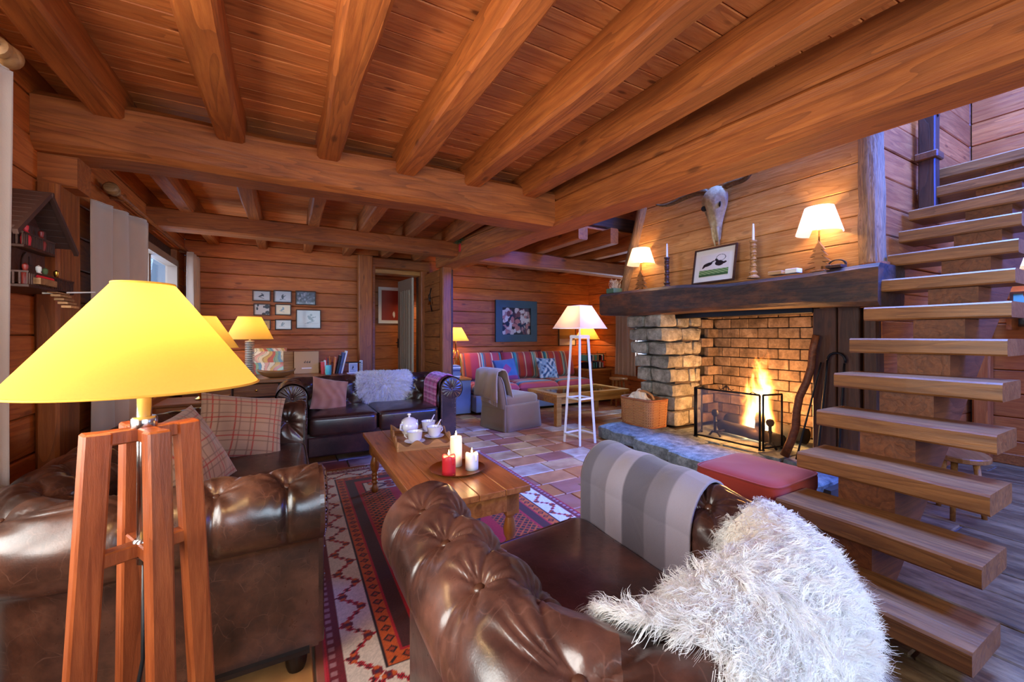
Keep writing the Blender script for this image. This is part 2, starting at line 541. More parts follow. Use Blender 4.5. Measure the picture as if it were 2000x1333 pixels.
M['darkwood'] = wood('dark_wood', lin('#3a2014'), lin('#5d3622'), lin('#190c06'), ring=0.9, knots=0.4, var=0.18)
M['mantel'] = wood('charred_mantel', lin('#2a2220'), lin('#4c3a30'), lin('#0f0c0c'), ring=1.0, knots=0.4, var=0.05, bstr=0.9, wear=lin('#6a4128'))
M['mantel'].name = 'charred_beam'
M['bark'] = wood('bark_log', lin('#74502f'), lin('#b58656'), lin('#3a2010'), ring=2.6, knots=0.2, var=0.1, scale=1.8, rough=0.75, bstr=1.0)
M['table'] = wood('table_pine', lin('#a25a2a'), lin('#c98246'), lin('#6a3414'), axis='Y', ring=0.8, knots=0.5, var=0.05, rough=0.32, coat=0.3, rand=0)
M['table_leg'] = wood('table_leg', lin('#8f4f20'), lin('#b97634'), lin('#562a0c'), axis='Z', ring=0.6, knots=0.1, rough=0.3, coat=0.3)
M['pine2'] = wood('yellow_pine', lin('#b8752f'), lin('#dda257'), lin('#7d4716'), axis='X', ring=0.6, knots=0.3, rough=0.35, coat=0.2)
M['lampwood'] = wood('lamp_redwood', lin('#7f3817'), lin('#a6562a'), lin('#4e1d09'), axis='Z', ring=0.5, knots=0.0, var=0.06, scale=2.0, rough=0.38, coat=0.2, rand=9)
M['desk'] = wood('desk_wood', lin('#8c4c22'), lin('#b8743c'), lin('#4d240c'), axis='X', ring=0.7, knots=0.2, rough=0.35, coat=0.2)
M['stoolw'] = wood('stool_wood', lin('#9a5c2a'), lin('#c08446'), lin('#5f3312'), axis='X', ring=0.8, knots=0.2, rough=0.4)
M['clockw'] = wood('clock_wood', lin('#3d1c10'), lin('#5e2f1b'), lin('#1c0b06'), axis='X', ring=0.8, knots=0.0)
M['carved'] = wood('carved_wood', lin('#a06c3c'), lin('#cc9a62'), lin('#6a3f1c'), axis='X', ring=0.8, knots=0.0, rand=3)
M['floorplank'] = wood('worn_floor', lin('#5a4028'), lin('#80603c'), lin('#281a0e'), ring=0.9, knots=0.3, var=0.25, rough=0.5, bstr=0.8, wear=lin('#a08058'))
M['hallpanel'] = wood('hall_panel', lin('#a5571f'), lin('#c5763a'), lin('#6b2f10'), ring=0.7, knots=0.4, var=0.1)
M['tile'] = tile_mat('terracotta')
M['grout'] = plain('grout', lin('#7a6450'), 0.9, 60, 0.4, vary=0.2)
M['stone'] = stone_mat('granite', lin('#5f5a50'), lin('#99958a'), lin('#c2bdb0'))
M['hearth'] = stone_mat('hearth_granite', lin('#565c5e'), lin('#8e9a9c'), lin('#b8c2c2'), scale=14)
M['mortar'] = plain('mortar', lin('#4a4038'), 0.95, 40, 0.5, vary=0.2)
M['brick'] = stone_mat('fire_brick', lin('#4d4038'), lin('#85705f'), lin('#b09a88'), scale=7, bstr=0.5)
M['soot'] = plain('soot', lin('#1c1715'), 0.95, 30, 0.3)
M['iron'] = plain('black_iron', (0.012, 0.012, 0.014), 0.45, 80, 0.2, metal=0.7)
M['brass'] = plain('brass', lin('#c08a3a'), 0.25, vary=0.1, metal=1.0)
M['copper'] = plain('copper_plate', lin('#c47a35'), 0.28, 20, 0.1, vary=0.15, metal=0.9)
M['chrome'] = plain('chrome', (0.55, 0.52, 0.5), 0.2, metal=1.0)
M['leatherB'] = leather_mat('leather_rubbed', lin('#221412'), lin('#462b25'), lin('#6b4539'), 0.3)
M['leatherA'] = leather_mat('leather_brown', lin('#1e110c'), lin('#44281d'), lin('#66402f'), 0.3)
M['leatherC'] = leather_mat('leather_dark', lin('#1c100d'), lin('#3c231a'), lin('#553326'), 0.3)
M['button'] = plain('leather_button', lin('#4a2c20'), 0.35, 60, 0.1, coat=0.3)
M['stud'] = plain('stud_brass', lin('#8a6a48'), 0.3, metal=0.9)
M['foot'] = plain('dark_foot', lin('#150c08'), 0.4, 20, 0.1)
M['linen'] = fabric('linen_curtain', lin('#bd9a80'), 260, vary=0.06)
M['whitecurtain'] = fabric('cream_curtain', lin('#d9cbb5'), 200, vary=0.05)
M['fur'] = shade_mat('white_wool', (.985, .985, .98), .5)
M['fur2'] = shade_mat('cream_wool', (.97, .91, .80), .45)
M['pelt'] = plain('pelt_skin', lin('#d8d2c8'), 0.9)
M['redcloth'] = fabric('rust_velvet', lin('#9a3524'), 300, sheen=0.15)
M['chaircover'] = fabric('taupe_linen', lin('#8a6c4e'), 260)
M['taupe'] = fabric('taupe_throw', lin('#a38468'), 220)
M['sofablue'] = fabric('blue_grey_base', lin('#7d8396'), 260)
M['darkred'] = fabric('dark_red_velvet', lin('#6a1416'), 300)
M['cloth'] = cloth_attr('woven_cloth')
M['rug'] = cloth_attr('rug_wool', 0.95, 0.2, 180)
M['print'] = attr_mat('printed_paper', 0.5)
M['glossprint'] = attr_mat('framed_print', 0.25, coat=0.4)
M['paper'] = plain('paper', lin('#e4ddd0'), 0.8, vary=0.06)
M['mat_board'] = plain('mat_board', lin('#d8d0c4'), 0.8)
M['china'] = plain('white_china', lin('#e6e2e0'), 0.18, vary=0.03, coat=0.5)
M['teal'] = plain('teal_ceramic', lin('#58b0a0'), 0.35)
M['wax'] = plain('cream_wax', lin('#f0dcc8'), 0.5, sss=0.2)
M['waxred'] = plain('red_wax', lin('#d42a34'), 0.4, 15, 0.1)
M['waxwhite'] = plain('white_wax', lin('#f2eee6'), 0.5, 15, 0.1)
M['bone'] = stone_mat('bone', lin('#8a7250'), lin('#cdb48c'), lin('#e6d8b8'), scale=8, rough=0.7, bstr=0.4)
M['horn'] = wood('horn', lin('#4c341e'), lin('#8c6a42'), lin('#20140a'), axis='X', ring=2, knots=0, rand=2)
M['wicker'] = plain('wicker', lin('#b98452'), 0.65, vary=0.25, vscale=40)
M['wickerd'] = plain('wicker_dark', lin('#9a5c34'), 0.65, vary=0.25, vscale=40)
M['whitepaint'] = plain('white_paint', lin('#ddd9d6'), 0.45, vary=0.04)
M['doorpaint'] = plain('pale_door', lin('#d8ccb8'), 0.5, vary=0.05)
M['greypaint'] = plain('window_timber', lin('#8c6a50'), 0.55, vary=0.15)
M['glass'] = glass_mat('pane')
M['shade_yellow'] = shade_mat('yellow_shade', (0.95, 0.56, 0.12), 0.6)
M['shade_white'] = shade_mat('white_shade', (0.92, 0.84, 0.70), 0.6)
M['shade_cream'] = shade_mat('cream_shade', (0.80, 0.60, 0.44), 0.5)
M['shade_trim'] = plain('shade_trim', lin('#e8a030'), 0.8)
M['ledge'] = plain('cable_black', (0.01, 0.01, 0.01), 0.4)
M['bulb'] = emit_mat('bulb_glow', (1.0, 0.75, 0.4), 30.0)
M['flame'] = emit_mat('candle_flame', (1.0, 0.62, 0.2), 25.0)
M['red_leather'] = plain('wine_red', lin('#8a2a20'), 0.4)
M['roofplain'] = plain('shingle', lin('#4a2c20'), 0.7, 30, 0.3, vary=0.3)
M['green'] = plain('plant_green', lin('#4a5a34'), 0.7, vary=0.3, vscale=30)
M['greenbox'] = plain('green_tin', lin('#4d6a50'), 0.5, vary=0.1)
M['blackp'] = plain('black_plastic', (0.012, 0.012, 0.012), 0.4)
M['steelblue'] = plain('blue_cover', lin('#39456a'), 0.5)
M['cardboard'] = plain('cardboard', lin('#b98d5e'), 0.75, vary=0.1)
M['terror'] = plain('orange_pencil', lin('#d0702c'), 0.5)

# ------------------------------------------------------------------ the room shell
def split_spans(a0, a1, z0, z1, openings):
    spans = [(a0, a1)]
    for (o0, o1, oz0, oz1) in openings:
        if z1 > oz0 + 0.02 and z0 < oz1 - 0.02:
            ns = []
            for (s0, s1) in spans:
                if o1 <= s0 or o0 >= s1: ns.append((s0, s1)); continue
                if o0 > s0 + 0.02: ns.append((s0, o0))
                if o1 < s1 - 0.02: ns.append((o1, s1))
            spans = ns
    return spans

def log_wall(name, axis, pos, sgn, a0, a1, z0, z1, mat, openings=(), course=0.2, logt=0.07, seed=1, piece='log', maxlen=99, thick=0.2):
    """backing slab + one log per course; inner face at pos, the wall goes to pos + sgn*..."""
    mb = MB()
    zs = sorted({z0, z1, *[o[2] for o in openings], *[o[3] for o in openings]})
    zs = [z for z in zs if z0 <= z <= z1]
    for za, zb in zip(zs[:-1], zs[1:]):
        for (s0, s1) in split_spans(a0, a1, za, zb, openings):
            p, q = pos + sgn * logt * 0.8, pos + sgn * thick
            lo, hi = min(p, q), max(p, q)
            if axis == 'x': mb.box((lo, s0, za), (hi, s1, zb))
            else: mb.box((s0, lo, za), (s1, hi, zb))
    w = struct(mb.build(name, M['darkwood']))
    rnd = random.Random(seed)
    n = max(1, round((z1 - z0) / course)); hgt = (z1 - z0) / n
    for i in range(n):
        za, zb = z0 + i * hgt, z0 + (i + 1) * hgt
        for (s0, s1) in split_spans(a0, a1, za, zb, openings):
            cuts = [s0]
            while s1 - cuts[-1] > maxlen: cuts.append(cuts[-1] + maxlen * rnd.uniform(.7, 1))
            cuts.append(s1)
            for c0, c1 in zip(cuts[:-1], cuts[1:]):
                c = pos + sgn * (logt / 2 + rnd.uniform(-.004, .004))
                zc = (za + zb) / 2
                if axis == 'x': p0, p1 = (c, c0, zc), (c, c1, zc)
                else: p0, p1 = (c0, c, zc), (c1, c, zc)
                hewn(piece, p0, p1, logt, hgt - 0.005, mat, w, wob=0.002, ch=0.007, step=1.2, seed=rnd.randint(0, 9999))
    return w

XL, YB, ZC = -1.12, 6.45, 2.55
WIN_A = (0.2, 1.9, 0.75, 2.1)      # left wall, near
WIN_B = (4.35, 6.05, 0.95, 2.06)   # left wall, far
log_wall('wall_left', 'x', XL, -1, -1.6, YB, 0, 2.6, M['log'], [WIN_A, WIN_B], seed=3, thick=.09)
DOOR = (1.14, 1.86, 0.0, 2.24)
log_wall('wall_back', 'y', YB, 1, XL, 5.3, 0, 2.6, M['log'], [DOOR], seed=5, course=0.196)
WIN_E = (4.3, 5.2, 0.8, 1.95)
log_wall('wall_far_room', 'x', 5.3, 1, 3.8, YB, 0, 2.6, M['log'], [WIN_E], seed=8, thick=.09)
WIN_C = (-0.4, 2.2, 0.85, 2.3); WIN_D = (3.25, 5.15, 0.85, 2.3); WIN_ADDED = (3.25, 5.35, 2.9, 4.2)  # the upper opening is added, unseen, to admit the blue stairwell light
log_wall('wall_rear', 'y', -1.6, -1, XL, 5.9, 0, 4.8, M['log'], [WIN_C, WIN_D, WIN_ADDED], seed=9, course=0.3)
log_wall('wall_right', 'x', 5.9, 1, -1.6, 1.35, 0, 4.8, M['log'], [], seed=11, course=0.22)
log_wall('wall_stairs', 'y', 1.36, 1, 3.92, 5.9, 0, 4.8, M['log'], [], seed=12, course=0.22)
# solid pieces that only close the shell
struct(box('wall_upper_void', (2.42, -1.6, 2.75), (2.54, 4.12, 4.8), M['log']))
struct(box('wall_upper_back', (2.3, 4.12, 2.66), (5.9, 4.24, 4.8), M['log']))
struct(box('wall_chimney', (4.72, 1.53, 0), (5.9, 3.72, 4.8), M['darkwood']))
mb = MB()
for lo, hi in (((2.3, -1.7, 4.8), (3.3, 4.3, 4.92)), ((4.9, -1.7, 4.8), (6.0, 4.3, 4.92)), ((3.3, -1.7, 4.8), (4.9, -0.1, 4.92)), ((3.3, 2.5, 4.8), (4.9, 4.3, 4.92))):
    mb.box(lo, hi)
struct(mb.build('ceiling_roof', M['ceil']))

# hall behind the doorway
log_wall('wall_hall', 'y', 7.9, 1, 0.7, 3.2, 0, 2.5, M['hallpanel'], [], seed=14, course=0.24)
struct(box('wall_hall_side', (0.6, YB + .17, 0), (0.7, 8.06, 2.5), M['hallpanel']))
struct(box('wall_hall_end', (3.2, YB + .17, 0), (3.3, 8.06, 2.5), M['hallpanel']))
struct(box('ceiling_hall', (0.6, YB + .0, 2.6), (3.3, 8.06, 2.66), M['ceil']))

# ceiling: base slab, planks, joists and beams
ceil = struct(box('ceiling', (XL - .1, -1.7, ZC + .025), (2.42, YB + .1, ZC + .1), M['darkwood']))
PW = 0.115
def plank_mesh(L, w, t, name='plank', ch=0.004):
    me = bpy.data.meshes.new(name)
    v, f = box_data((0, -w / 2, -t / 2), (L, w / 2, t / 2), ch)
    me.from_pydata(v, [], f); me.update()
    return me
pm = plank_mesh(2.42 - XL, PW - 0.003, 0.03)
pm.materials.append(M['ceil'])
y = -1.6 + PW / 2
while y < YB:
    mesh_obj('plank', pm, None, ceil, (XL, y, ZC + .012 + random.uniform(-.0015, .0015)))
    y += PW
JX = [-.83, -.29, .245, .755, 1.27, 1.775]
for i, x in enumerate(JX):
    hewn('joist', (x + .01, -1.6, 2.452), (x, 3.07, 2.452), .14, .2, M['beam'], ceil, wob=.012, ch=.016, step=.2, seed=40 + i)
    hewn('joist', (x, 3.1, 2.455), (x + .01, YB, 2.455), .115, .19, M['beam'], ceil, wob=.008, ch=.013, step=.3, seed=60 + i)
hewn('beam', (XL, 3.075, 2.305), (2.03, 3.06, 2.305), .26, .31, M['beam'], ceil, wob=.022, ch=.035, step=.12, seed=81)
hewn('beam', (XL, 4.95, 2.29), (1.95, 4.94, 2.29), .2, .18, M['beam'], ceil, wob=.008, ch=.015, step=.25, seed=82)
# the long double beam that carries the edge of the ceiling
hewn('beam', (2.475, -1.6, 2.26), (1.985, 5.58, 2.26), .29, .22, M['beam'], ceil, wob=.01, ch=.02, step=.2, seed=83)
hewn('beam', (2.46, -1.6, 2.47), (1.99, 5.58, 2.47), .27, .2, M['beam'], ceil, wob=.008, ch=.012, step=.3, seed=84)
hewn('beam', (2.45, -1.6, 2.65), (2.0, 5.58, 2.65), .25, .17, M['beam'], ceil, wob=.006, ch=.012, step=.4, seed=85)
hewn('corbel', (XL, 3.09, 2.06), (XL + .15, 3.09, 2.06), .17, .17, M['beam'], ceil, wob=.002, ch=.008, seed=86)
# far room ceiling
ceil2 = struct(box('ceiling_far', (2.42, 4.06, ZC + .025), (5.36, YB + .1, ZC + .1), M['darkwood']))
pm2 = plank_mesh(5.3 - 2.1, PW - 0.003, 0.03); pm2.materials.append(M['ceil'])
y = 4.06 + PW / 2
while y < YB:
    mesh_obj('plank', pm2, None, ceil2, (2.1, y, ZC + .012)); y += PW
for i, x in enumerate((2.62, 3.12, 3.62, 4.12, 4.62)):
    hewn('joist', (x, 3.9 if i < 4 else 4.1, 2.45), (x, YB, 2.45), .13, .2, M['beam'], ceil2, wob=.006, ch=.012, seed=90 + i)
hewn('beam', (2.0, 4.95, 2.26), (5.3, 4.95, 2.22), .2, .2, M['beam'], ceil2, wob=.01, ch=.018, seed=96)
hewn('beam', (2.45, 4.1, 2.66), (5.3, 4.1, 2.66), .14, .16, M['darkwood'], ceil2, wob=.004, ch=.012, seed=97)

# corner posts close the joints between the walls
for i, (x_, y_, h_) in enumerate(((XL - .12, YB + .12, 2.6), (5.42, YB + .12, 2.6), (XL - .12, -1.72, 4.8), (6.02, -1.72, 4.8), (6.02, 1.48, 4.8))):
    k_ = .03 if i == 0 else .12
    if i == 0: x_, y_ = XL - .035, YB + .03
    struct(box('trim_%d' % (20 + i), (x_ - k_, y_ - k_, 0), (x_ + k_, y_ + k_, h_), M['post'], ch=.01))
# posts and door trim
def post(name, x, y, w, d, z1, mat=None, z0=0.0, seed=1):
    return struct(hewn(name, (x, y, z0), (x, y, z1), w, d, mat or M['post'], None, wob=.004, ch=.014, step=.3, seed=seed, up=(0, 1, 0)))
post('trim_1', 1.0, 6.27, .19, .16, 2.35, seed=1)
post('trim_2', 1.965, 5.52, .13, .13, 2.15, seed=2)
post('trim_3', XL + .045, 3.1, .09, .26, 1.98, seed=3)
post('trim_4', 1.9, 6.4, .1, .14, 2.3, seed=4)
hewn_h = struct(hewn('trim_5', (1.0, 6.38, 2.28), (1.98, 6.38, 2.28), .14, .16, M['post'], None, seed=5))
post('trim_6', 5.82, 1.26, .12, .12, 2.6, M['log'], seed=6)
part_w = log_wall('wall_partition', 'x', 1.905, 1, 5.6, 6.44, 0, 2.15, M['darkwood'], seed=17, course=0.2, logt=.06)
for c in part_w.children:
    c.data.materials.clear(); c.data.materials.append(M['post'])
for z in (.05,):
    struct(box('baseboard_right', (5.86, -1.5, 0), (5.9, 1.3, .1), M['post'], ch=.006))

# windows
def window(n, axis, pos, op, nm=2, cross=1, mat=None, deep=.13):
    a0, a1, z0, z1 = op; mat = mat or M['greypaint']
    def b(mb, u0, u1, za, zb, d0, d1):
        if axis == 'x': mb.box((pos + d0, u0, za), (pos + d1, u1, zb))
        else: mb.box((u0, pos + d0, za), (u1, pos + d1, zb))
    t = .07
    mb = MB(); s = -1 if pos < 2 else 1
    d0, d1 = sorted((s * -.015, s * deep))
    b(mb, a0, a1, z0, z0 + t, d0, d1); b(mb, a0, a1, z1 - t, z1, d0, d1)
    b(mb, a0, a0 + t, z0 + t, z1 - t, d0, d1); b(mb, a1 - t, a1, z0 + t, z1 - t, d0, d1)
    w = struct(mb.build('window_%d' % n, mat))
    e0, e1 = sorted((s * .05, s * .09)); g = sorted((s * .068, s * .072))
    W = (a1 - a0 - 2 * t) / nm
    for i in range(1, nm):
        mb = MB(); u = a0 + t + W * i; b(mb, u - .035, u + .035, z0 + t, z1 - t, e0, e1); mb.build('mullion', mat, w)
    for j in range(1, cross + 1):
        zc = z0 + t + (z1 - z0 - 2 * t) * j / (cross + 1)
        mb = MB(); b(mb, a0 + t, a1 - t, zc - .012, zc + .012, e0, e1); mb.build('glazing_bar', mat, w)
    for i in range(nm):
        mb = MB(); b(mb, a0 + t + W * i, a0 + t + W * (i + 1), z0 + t, z1 - t, g[0], g[1]); mb.build('pane', M['glass'], w)
window(1, 'x', XL, WIN_A, deep=.09); window(2, 'x', XL, WIN_B, deep=.09)
sk = MB()
for lo, hi in (((3.3, -.1, 4.8), (3.36, 2.5, 4.92)), ((4.84, -.1, 4.8), (4.9, 2.5, 4.92)), ((3.36, -.1, 4.8), (4.84, -.04, 4.92)), ((3.36, 2.44, 4.8), (4.84, 2.5, 4.92))): sk.box(lo, hi)
sky_w = struct(sk.build('window_6', M['greypaint']))
box('mullion', (4.07, -.04, 4.84), (4.13, 2.44, 4.9), M['greypaint'], sky_w)
for x_ in (3.36, 4.13): box('pane', (x_, -.04, 4.868), (x_ + .71, 2.44, 4.872), M['glass'], sky_w)
window(3, 'y', -1.6, WIN_C, 3); window(4, 'y', -1.6, WIN_D, 2); window(7, 'y', -1.6, WIN_ADDED, 2); window(5, 'x', 5.3, WIN_E, 2, deep=.09)  # the upper window is added only for the blue stairwell light

# floor: slab, terracotta tiles, worn planks by the stairs
floor = struct(box('floor', (XL - .2, -1.7, -.12), (6.1, 8.1, -.012), M['grout']))
tiles = [plank_mesh(.36, .235, .02, 'tile', .004), plank_mesh(.235, .235, .02, 'tile', .004), plank_mesh(.3, .235, .02, 'tile', .004)]
for t in tiles: t.materials.append(M['tile'])
TL = (.36, .235, .3)
def under(x, y):
    if -.95 < x < -.05 and 1.7 < y < 3.35: return True      # beneath the long sofa
    if .3 < x < 1.6 and 1.7 < y < 3.6: return True          # beneath the rug
    if .05 < x < 1.5 and 4.35 < y < 6.4: return True        # beneath the sofa and desk
    if x < .05 and y > 3.6: return True
    if 2.6 < x < 4.6 and 5.7 < y < 6.45: return True
    if x > 3.3 and y < 3.6: return True
    if x > 4.75 and y > 5.6: return True
    if .45 < x < 1.3 and .3 < y < 1.3: return True
    return False
row = 0; y = 1.42
while y < YB:
    x = XL - random.uniform(0, .3)
    while x < 5.3:
        k = random.choice((0, 0, 1, 2))
        L = TL[k]
        lim = 1.42 if y < 2.05 else 5.3
        if not under(x + L / 2, y) and x + L < lim + .2:
            mesh_obj('tile', tiles[k], None, floor, (x, y, -.0105 + random.uniform(-.0015, .0015)), (0, 0, random.uniform(-.004, .004)))
        x += L + .009
    y += .235 + .009; row += 1
fps = [plank_mesh(L, .27, .02, 'slab', .006) for L in (.9, 1.3, 1.1)]
for f_ in fps: f_.materials.append(M['floorplank'])
x = 1.62
while x < 5.9:
    y = -.9 - random.uniform(0, .6)
    ymax = 1.9 if x < 3.0 else 1.34
    while y < ymax:
        k = random.randint(0, 2); L = (.9, 1.3, 1.1)[k]
        if y + L < -0.3 and x < 3: y += L + .012; continue
        mesh_obj('slab', fps[k], None, floor, (x, y, -.0105 + random.uniform(-.002, .002)), (0, 0, PI / 2))
        y += L + .012
    x += .282

# door: pale slatted leaf standing open into the hall
door = struct(box('door_1', (0, 0, .02), (.66, .035, 2.14), M['doorpaint'], None, ch=.004, loc=(1.82, 6.64, 0), rot=(0, 0, math.radians(96))))
for i in range(5):
    box('slat', (.1 + i * .095, .035, .3), (.165 + i * .095, .05, 1.95), M['doorpaint'], door, ch=.004)
    box('slat', (.1 + i * .095, -.015, .3), (.165 + i * .095, 0, 1.95), M['doorpaint'], door, ch=.004)
hd = MB(); hd.box((.58, .05, .98), (.62, .058, 1.14)); hd.tube([(.6, .05, 1.07), (.6, .085, 1.07), (.5, .09, 1.07)], .009)
hd.box((.58, -.023, .98), (.62, -.015, 1.14)); hd.tube([(.6, -.02, 1.07), (.6, -.055, 1.07), (.5, -.06, 1.07)], .009)
hd.build('door_handle', M['iron'], door)
for o_, a in (('trim_7', (1.1, 6.37, 0)), ):
    struct(box(o_, (1.095, 6.3, 0), (1.15, 6.46, 2.26), M['post'], ch=.005))
struct(box('trim_8', (1.1, 6.4, 2.14), (1.86, 6.62, 2.22), M['pine2'], ch=.005))

# staircase -----------------------------------------------------------------
st = thing('staircase', 'open wooden staircase of thick oak treads on a single sawtooth stringer', 'staircase', (2.1, .85, 0))
NT = 13
for n in range(1, NT + 1):
    z = .2 * n - .02; x = 2.16 + .234 * (n - 2)
    y0 = .47 + .03 * (n - 2); y1 = 1.17 + .016 * (n - 2)
    hewn('tread', (x + .15 - 2.1, y0 - .85, z - .045), (x + .15 - 2.1, y1 - .85, z - .045), .3, .085, M['tread'], st, wob=.004, ch=.009, step=.15, seed=300 + n)
# sawtooth stringer under the treads
ol = []
for n in range(1, NT + 1):
    z = .2 * n - .02 - .088; x = 2.16 + .234 * (n - 2)
    ol += [(x + .05, z - .2 if n > 1 else -.0), (x + .05, z)]
    if n == NT: ol += [(x + .3, z)]
    else: ol += [(x + .05 + .234, z)]
ol2 = []
for p in ol:
    if not ol2 or (abs(p[0] - ol2[-1][0]) + abs(p[1] - ol2[-1][1])) > 1e-4: ol2.append(p)
xt = 2.16 + .234 * (NT - 2)
ol2 += [(xt + .3, .2 * NT - .5), (2.16 + .234 * 1.0 - .02, .0)]
s_ = prism('stringer', [(a - 2.1, b) for a, b in ol2], .22, M['stringer'], st, loc=(0, .8 - .85, 0))
s_.data.materials.clear(); s_.data.materials.append(M['stringer'])
# upper newel with cap and rail
hewn('newel', (4.52 - 2.1, 1.27 - .85, 2.2), (4.52 - 2.1, 1.27 - .85, 3.0), .1, .1, M['darkwood'], st, wob=.002, ch=.008, up=(0, 1, 0), seed=5)
box('newel_cap', (4.45 - 2.1, 1.2 - .85, 2.6), (4.59 - 2.1, 1.34 - .85, 2.66), M['stringer'], st, ch=.008)
hewn('handrail', (4.5 - 2.1, 1.24 - .85, 2.95), (5.6 - 2.1, 1.24 - .85, 3.85), .06, .07, M['darkwood'], st, wob=.002, ch=.012, seed=6)

# ------------------------------------------------------------------ fireplace
def rock(name, lo, hi, mat, parent, seed=0, rough=0.016, cuts=3, round_=0.011):
    """roughly squared stone with uneven faces"""
    bm = bmesh.new(); bmesh.ops.create_cube(bm, size=1.0)
    bmesh.ops.subdivide_edges(bm, edges=list(bm.edges), cuts=cuts, use_grid_fill=True)
    lo = Vector(lo); hi = Vector(hi); c = (lo + hi) / 2; s = hi - lo
    off = Vector((seed * 3.17, seed * 1.31, seed * 2.7))
    for v in bm.verts:
        p = v.co * 2
        q = Vector((p.x * s.x, p.y * s.y, p.z * s.z)) / 2
        nb = sum(1 for a in p if abs(abs(a) - 1) < 1e-4)
        if nb >= 2:
            for i in range(3):
                if abs(abs(p[i]) - 1) < 1e-4: q[i] -= math.copysign(round_ * (0.7 if nb == 2 else 1.0), p[i])
        n = mnoise.noise_vector((q + c) * 7.0 + off) * rough + mnoise.noise_vector((q + c) * 22.0 + off) * rough * .4
        v.co = q + n
    me = bpy.data.meshes.new(name); bm.to_mesh(me); bm.free()
    return mesh_obj(name, me, mat, parent, tuple(c))

FX, FY = 3.9, 2.5
fp = thing('fireplace', 'large stone fireplace with charred timber mantel and plank hood', 'fireplace', (FX, FY, 0))
def L3(p): return (p[0] - FX, p[1] - FY, p[2])
def fbox(name, lo, hi, mat, parent=fp, ch=0.0): return box(name, L3(lo), L3(hi), mat, parent, ch)
def frock(name, lo, hi, mat, parent, **k):
    return rock(name, L3(lo), L3(hi), mat, parent, **k)
# hearth slabs
hearth = fbox('hearth', (3.3, 1.42, 0), (4.7, 3.6, .12), M['mortar'])
edge = [(3.72, 3.2), (3.1, 3.14), (2.6, 3.07), (2.02, 3.0), (1.46, 2.96)]
for i in range(4):
    ya, xa = edge[i]; yb, xb = edge[i + 1]
    x0 = (xa + xb) / 2
    frock('stone', (x0, yb + .006, .0), (x0 + .62, ya - .006, .165), M['hearth'], hearth, seed=i + 1, rough=.016, cuts=5, round_=.02)
for i, (ya, yb) in enumerate(((3.72, 3.12), (3.1, 2.5), (2.48, 1.95), (1.93, 1.44))):
    for j, (xa, xb) in enumerate(((3.66, 4.14), (4.15, 4.62))):
        if i == 0: continue
        frock('stone', (xa, yb, .05), (xb, ya, .158), M['hearth'], hearth, seed=20 + i * 2 + j, rough=.006, cuts=2, round_=.008)
# left pier: corbelled courses of rough granite
pier = fbox('pier', (3.86, 3.18, .16), (4.26, 3.6, 1.44), M['mortar'])
rnd = random.Random(4)
zs = [.165, .34, .5, .655, .82, .975, 1.13, 1.285, 1.44]
for i in range(8):
    z0, z1 = zs[i], zs[i + 1]
    f = i / 7.0
    xf = 3.80 - .27 * max(0, (f - .12)) ** 1.0
    sp = 3.16 + .47 * rnd.uniform(.38, .62)
    yl = 3.62 + .05 * f
    y0 = 3.15
    x1 = xf + rnd.uniform(.26, .36)
    frock('stone', (xf + rnd.uniform(0, .02), y0 - rnd.uniform(0, .012), z0 + .006), (x1, sp - .006, z1 - .006), M['stone'], pier, seed=40 + i, cuts=4)
    frock('stone', (xf + rnd.uniform(0, .03), sp + .006, z0 + .006), (x1, yl + rnd.uniform(-.03, .03), z1 - .006), M['stone'], pier, seed=60 + i, cuts=4)
    x2 = x1 + .008; xe = 4.28
    m_ = rnd.uniform(.4, .6) * (xe - x2) + x2
    if i % 2:
        frock('stone', (x2, y0 - rnd.uniform(0, .01), z0 + .006), (m_ - .006, 3.4, z1 - .006), M['stone'], pier, seed=80 + i)
        frock('stone', (m_ + .006, y0, z0 + .006), (xe, 3.4, z1 - .006), M['stone'], pier, seed=100 + i)
    else:
        frock('stone', (x2, y0, z0 + .006), (xe, 3.4, z1 - .006), M['stone'], pier, seed=120 + i)
    frock('stone', (x2, 3.42, z0 + .006), (xe, yl - .02, z1 - .006), M['stone'], pier, seed=140 + i, cuts=2)
# firebox: bricks at the back and on both cheeks
fbx = fbox('firebox', (4.66, 1.5, .1), (4.74, 3.3, 1.75), M['soot'])
bw, bh = .215, .112
br_me = {}
def brick(L, D, H):
    k = (round(L, 3), round(D, 3), round(H, 3))
    if k not in br_me:
        me = bpy.data.meshes.new('brick'); v, f = box_data((-L / 2, -D / 2, -H / 2), (L / 2, D / 2, H / 2), .006)
        me.from_pydata(v, [], f); me.update(); me.materials.append(M['brick']); br_me[k] = me
    return br_me[k]
rows = int((1.5 - .16) / bh) + 1
for r in range(rows):
    z = .16 + bh * (r + .5)
    y = 1.5 - (bw / 2 if r % 2 else 0)
    while y < 3.2:
        L = bw - .008
        o = mesh_obj('brick', brick(.06, L, bh - .008), None, fbx, L3((4.63 + random.uniform(-.003, .003), y + bw / 2, z)))
        y += bw
    for k in range(2):
        x = 4.30 + bw / 2 + k * bw - (.1 if r % 2 else 0)
        if 4.29 + .05 < x < 4.6:
            mesh_obj('brick', brick(bw - .008, .06, bh - .008), None, fbx, L3((x, 3.19, z)))
fbox('cheek', (4.26, 3.215, .1), (4.7, 3.3, 1.75), M['soot'])
fbox('cheek', (3.9, 1.5, .1), (4.7, 1.6, 1.75), M['soot'])
for r in range(rows):
    z = .16 + bh * (r + .5)
    for k in range(3):
        mesh_obj('brick', brick(bw - .008, .06, bh - .008), None, fbx, L3((3.98 + bw * (k + .5 * (r % 2)), 1.63, z)))
fbox('throat', (3.75, 1.5, 1.52), (4.7, 3.6, 1.7), M['soot'])
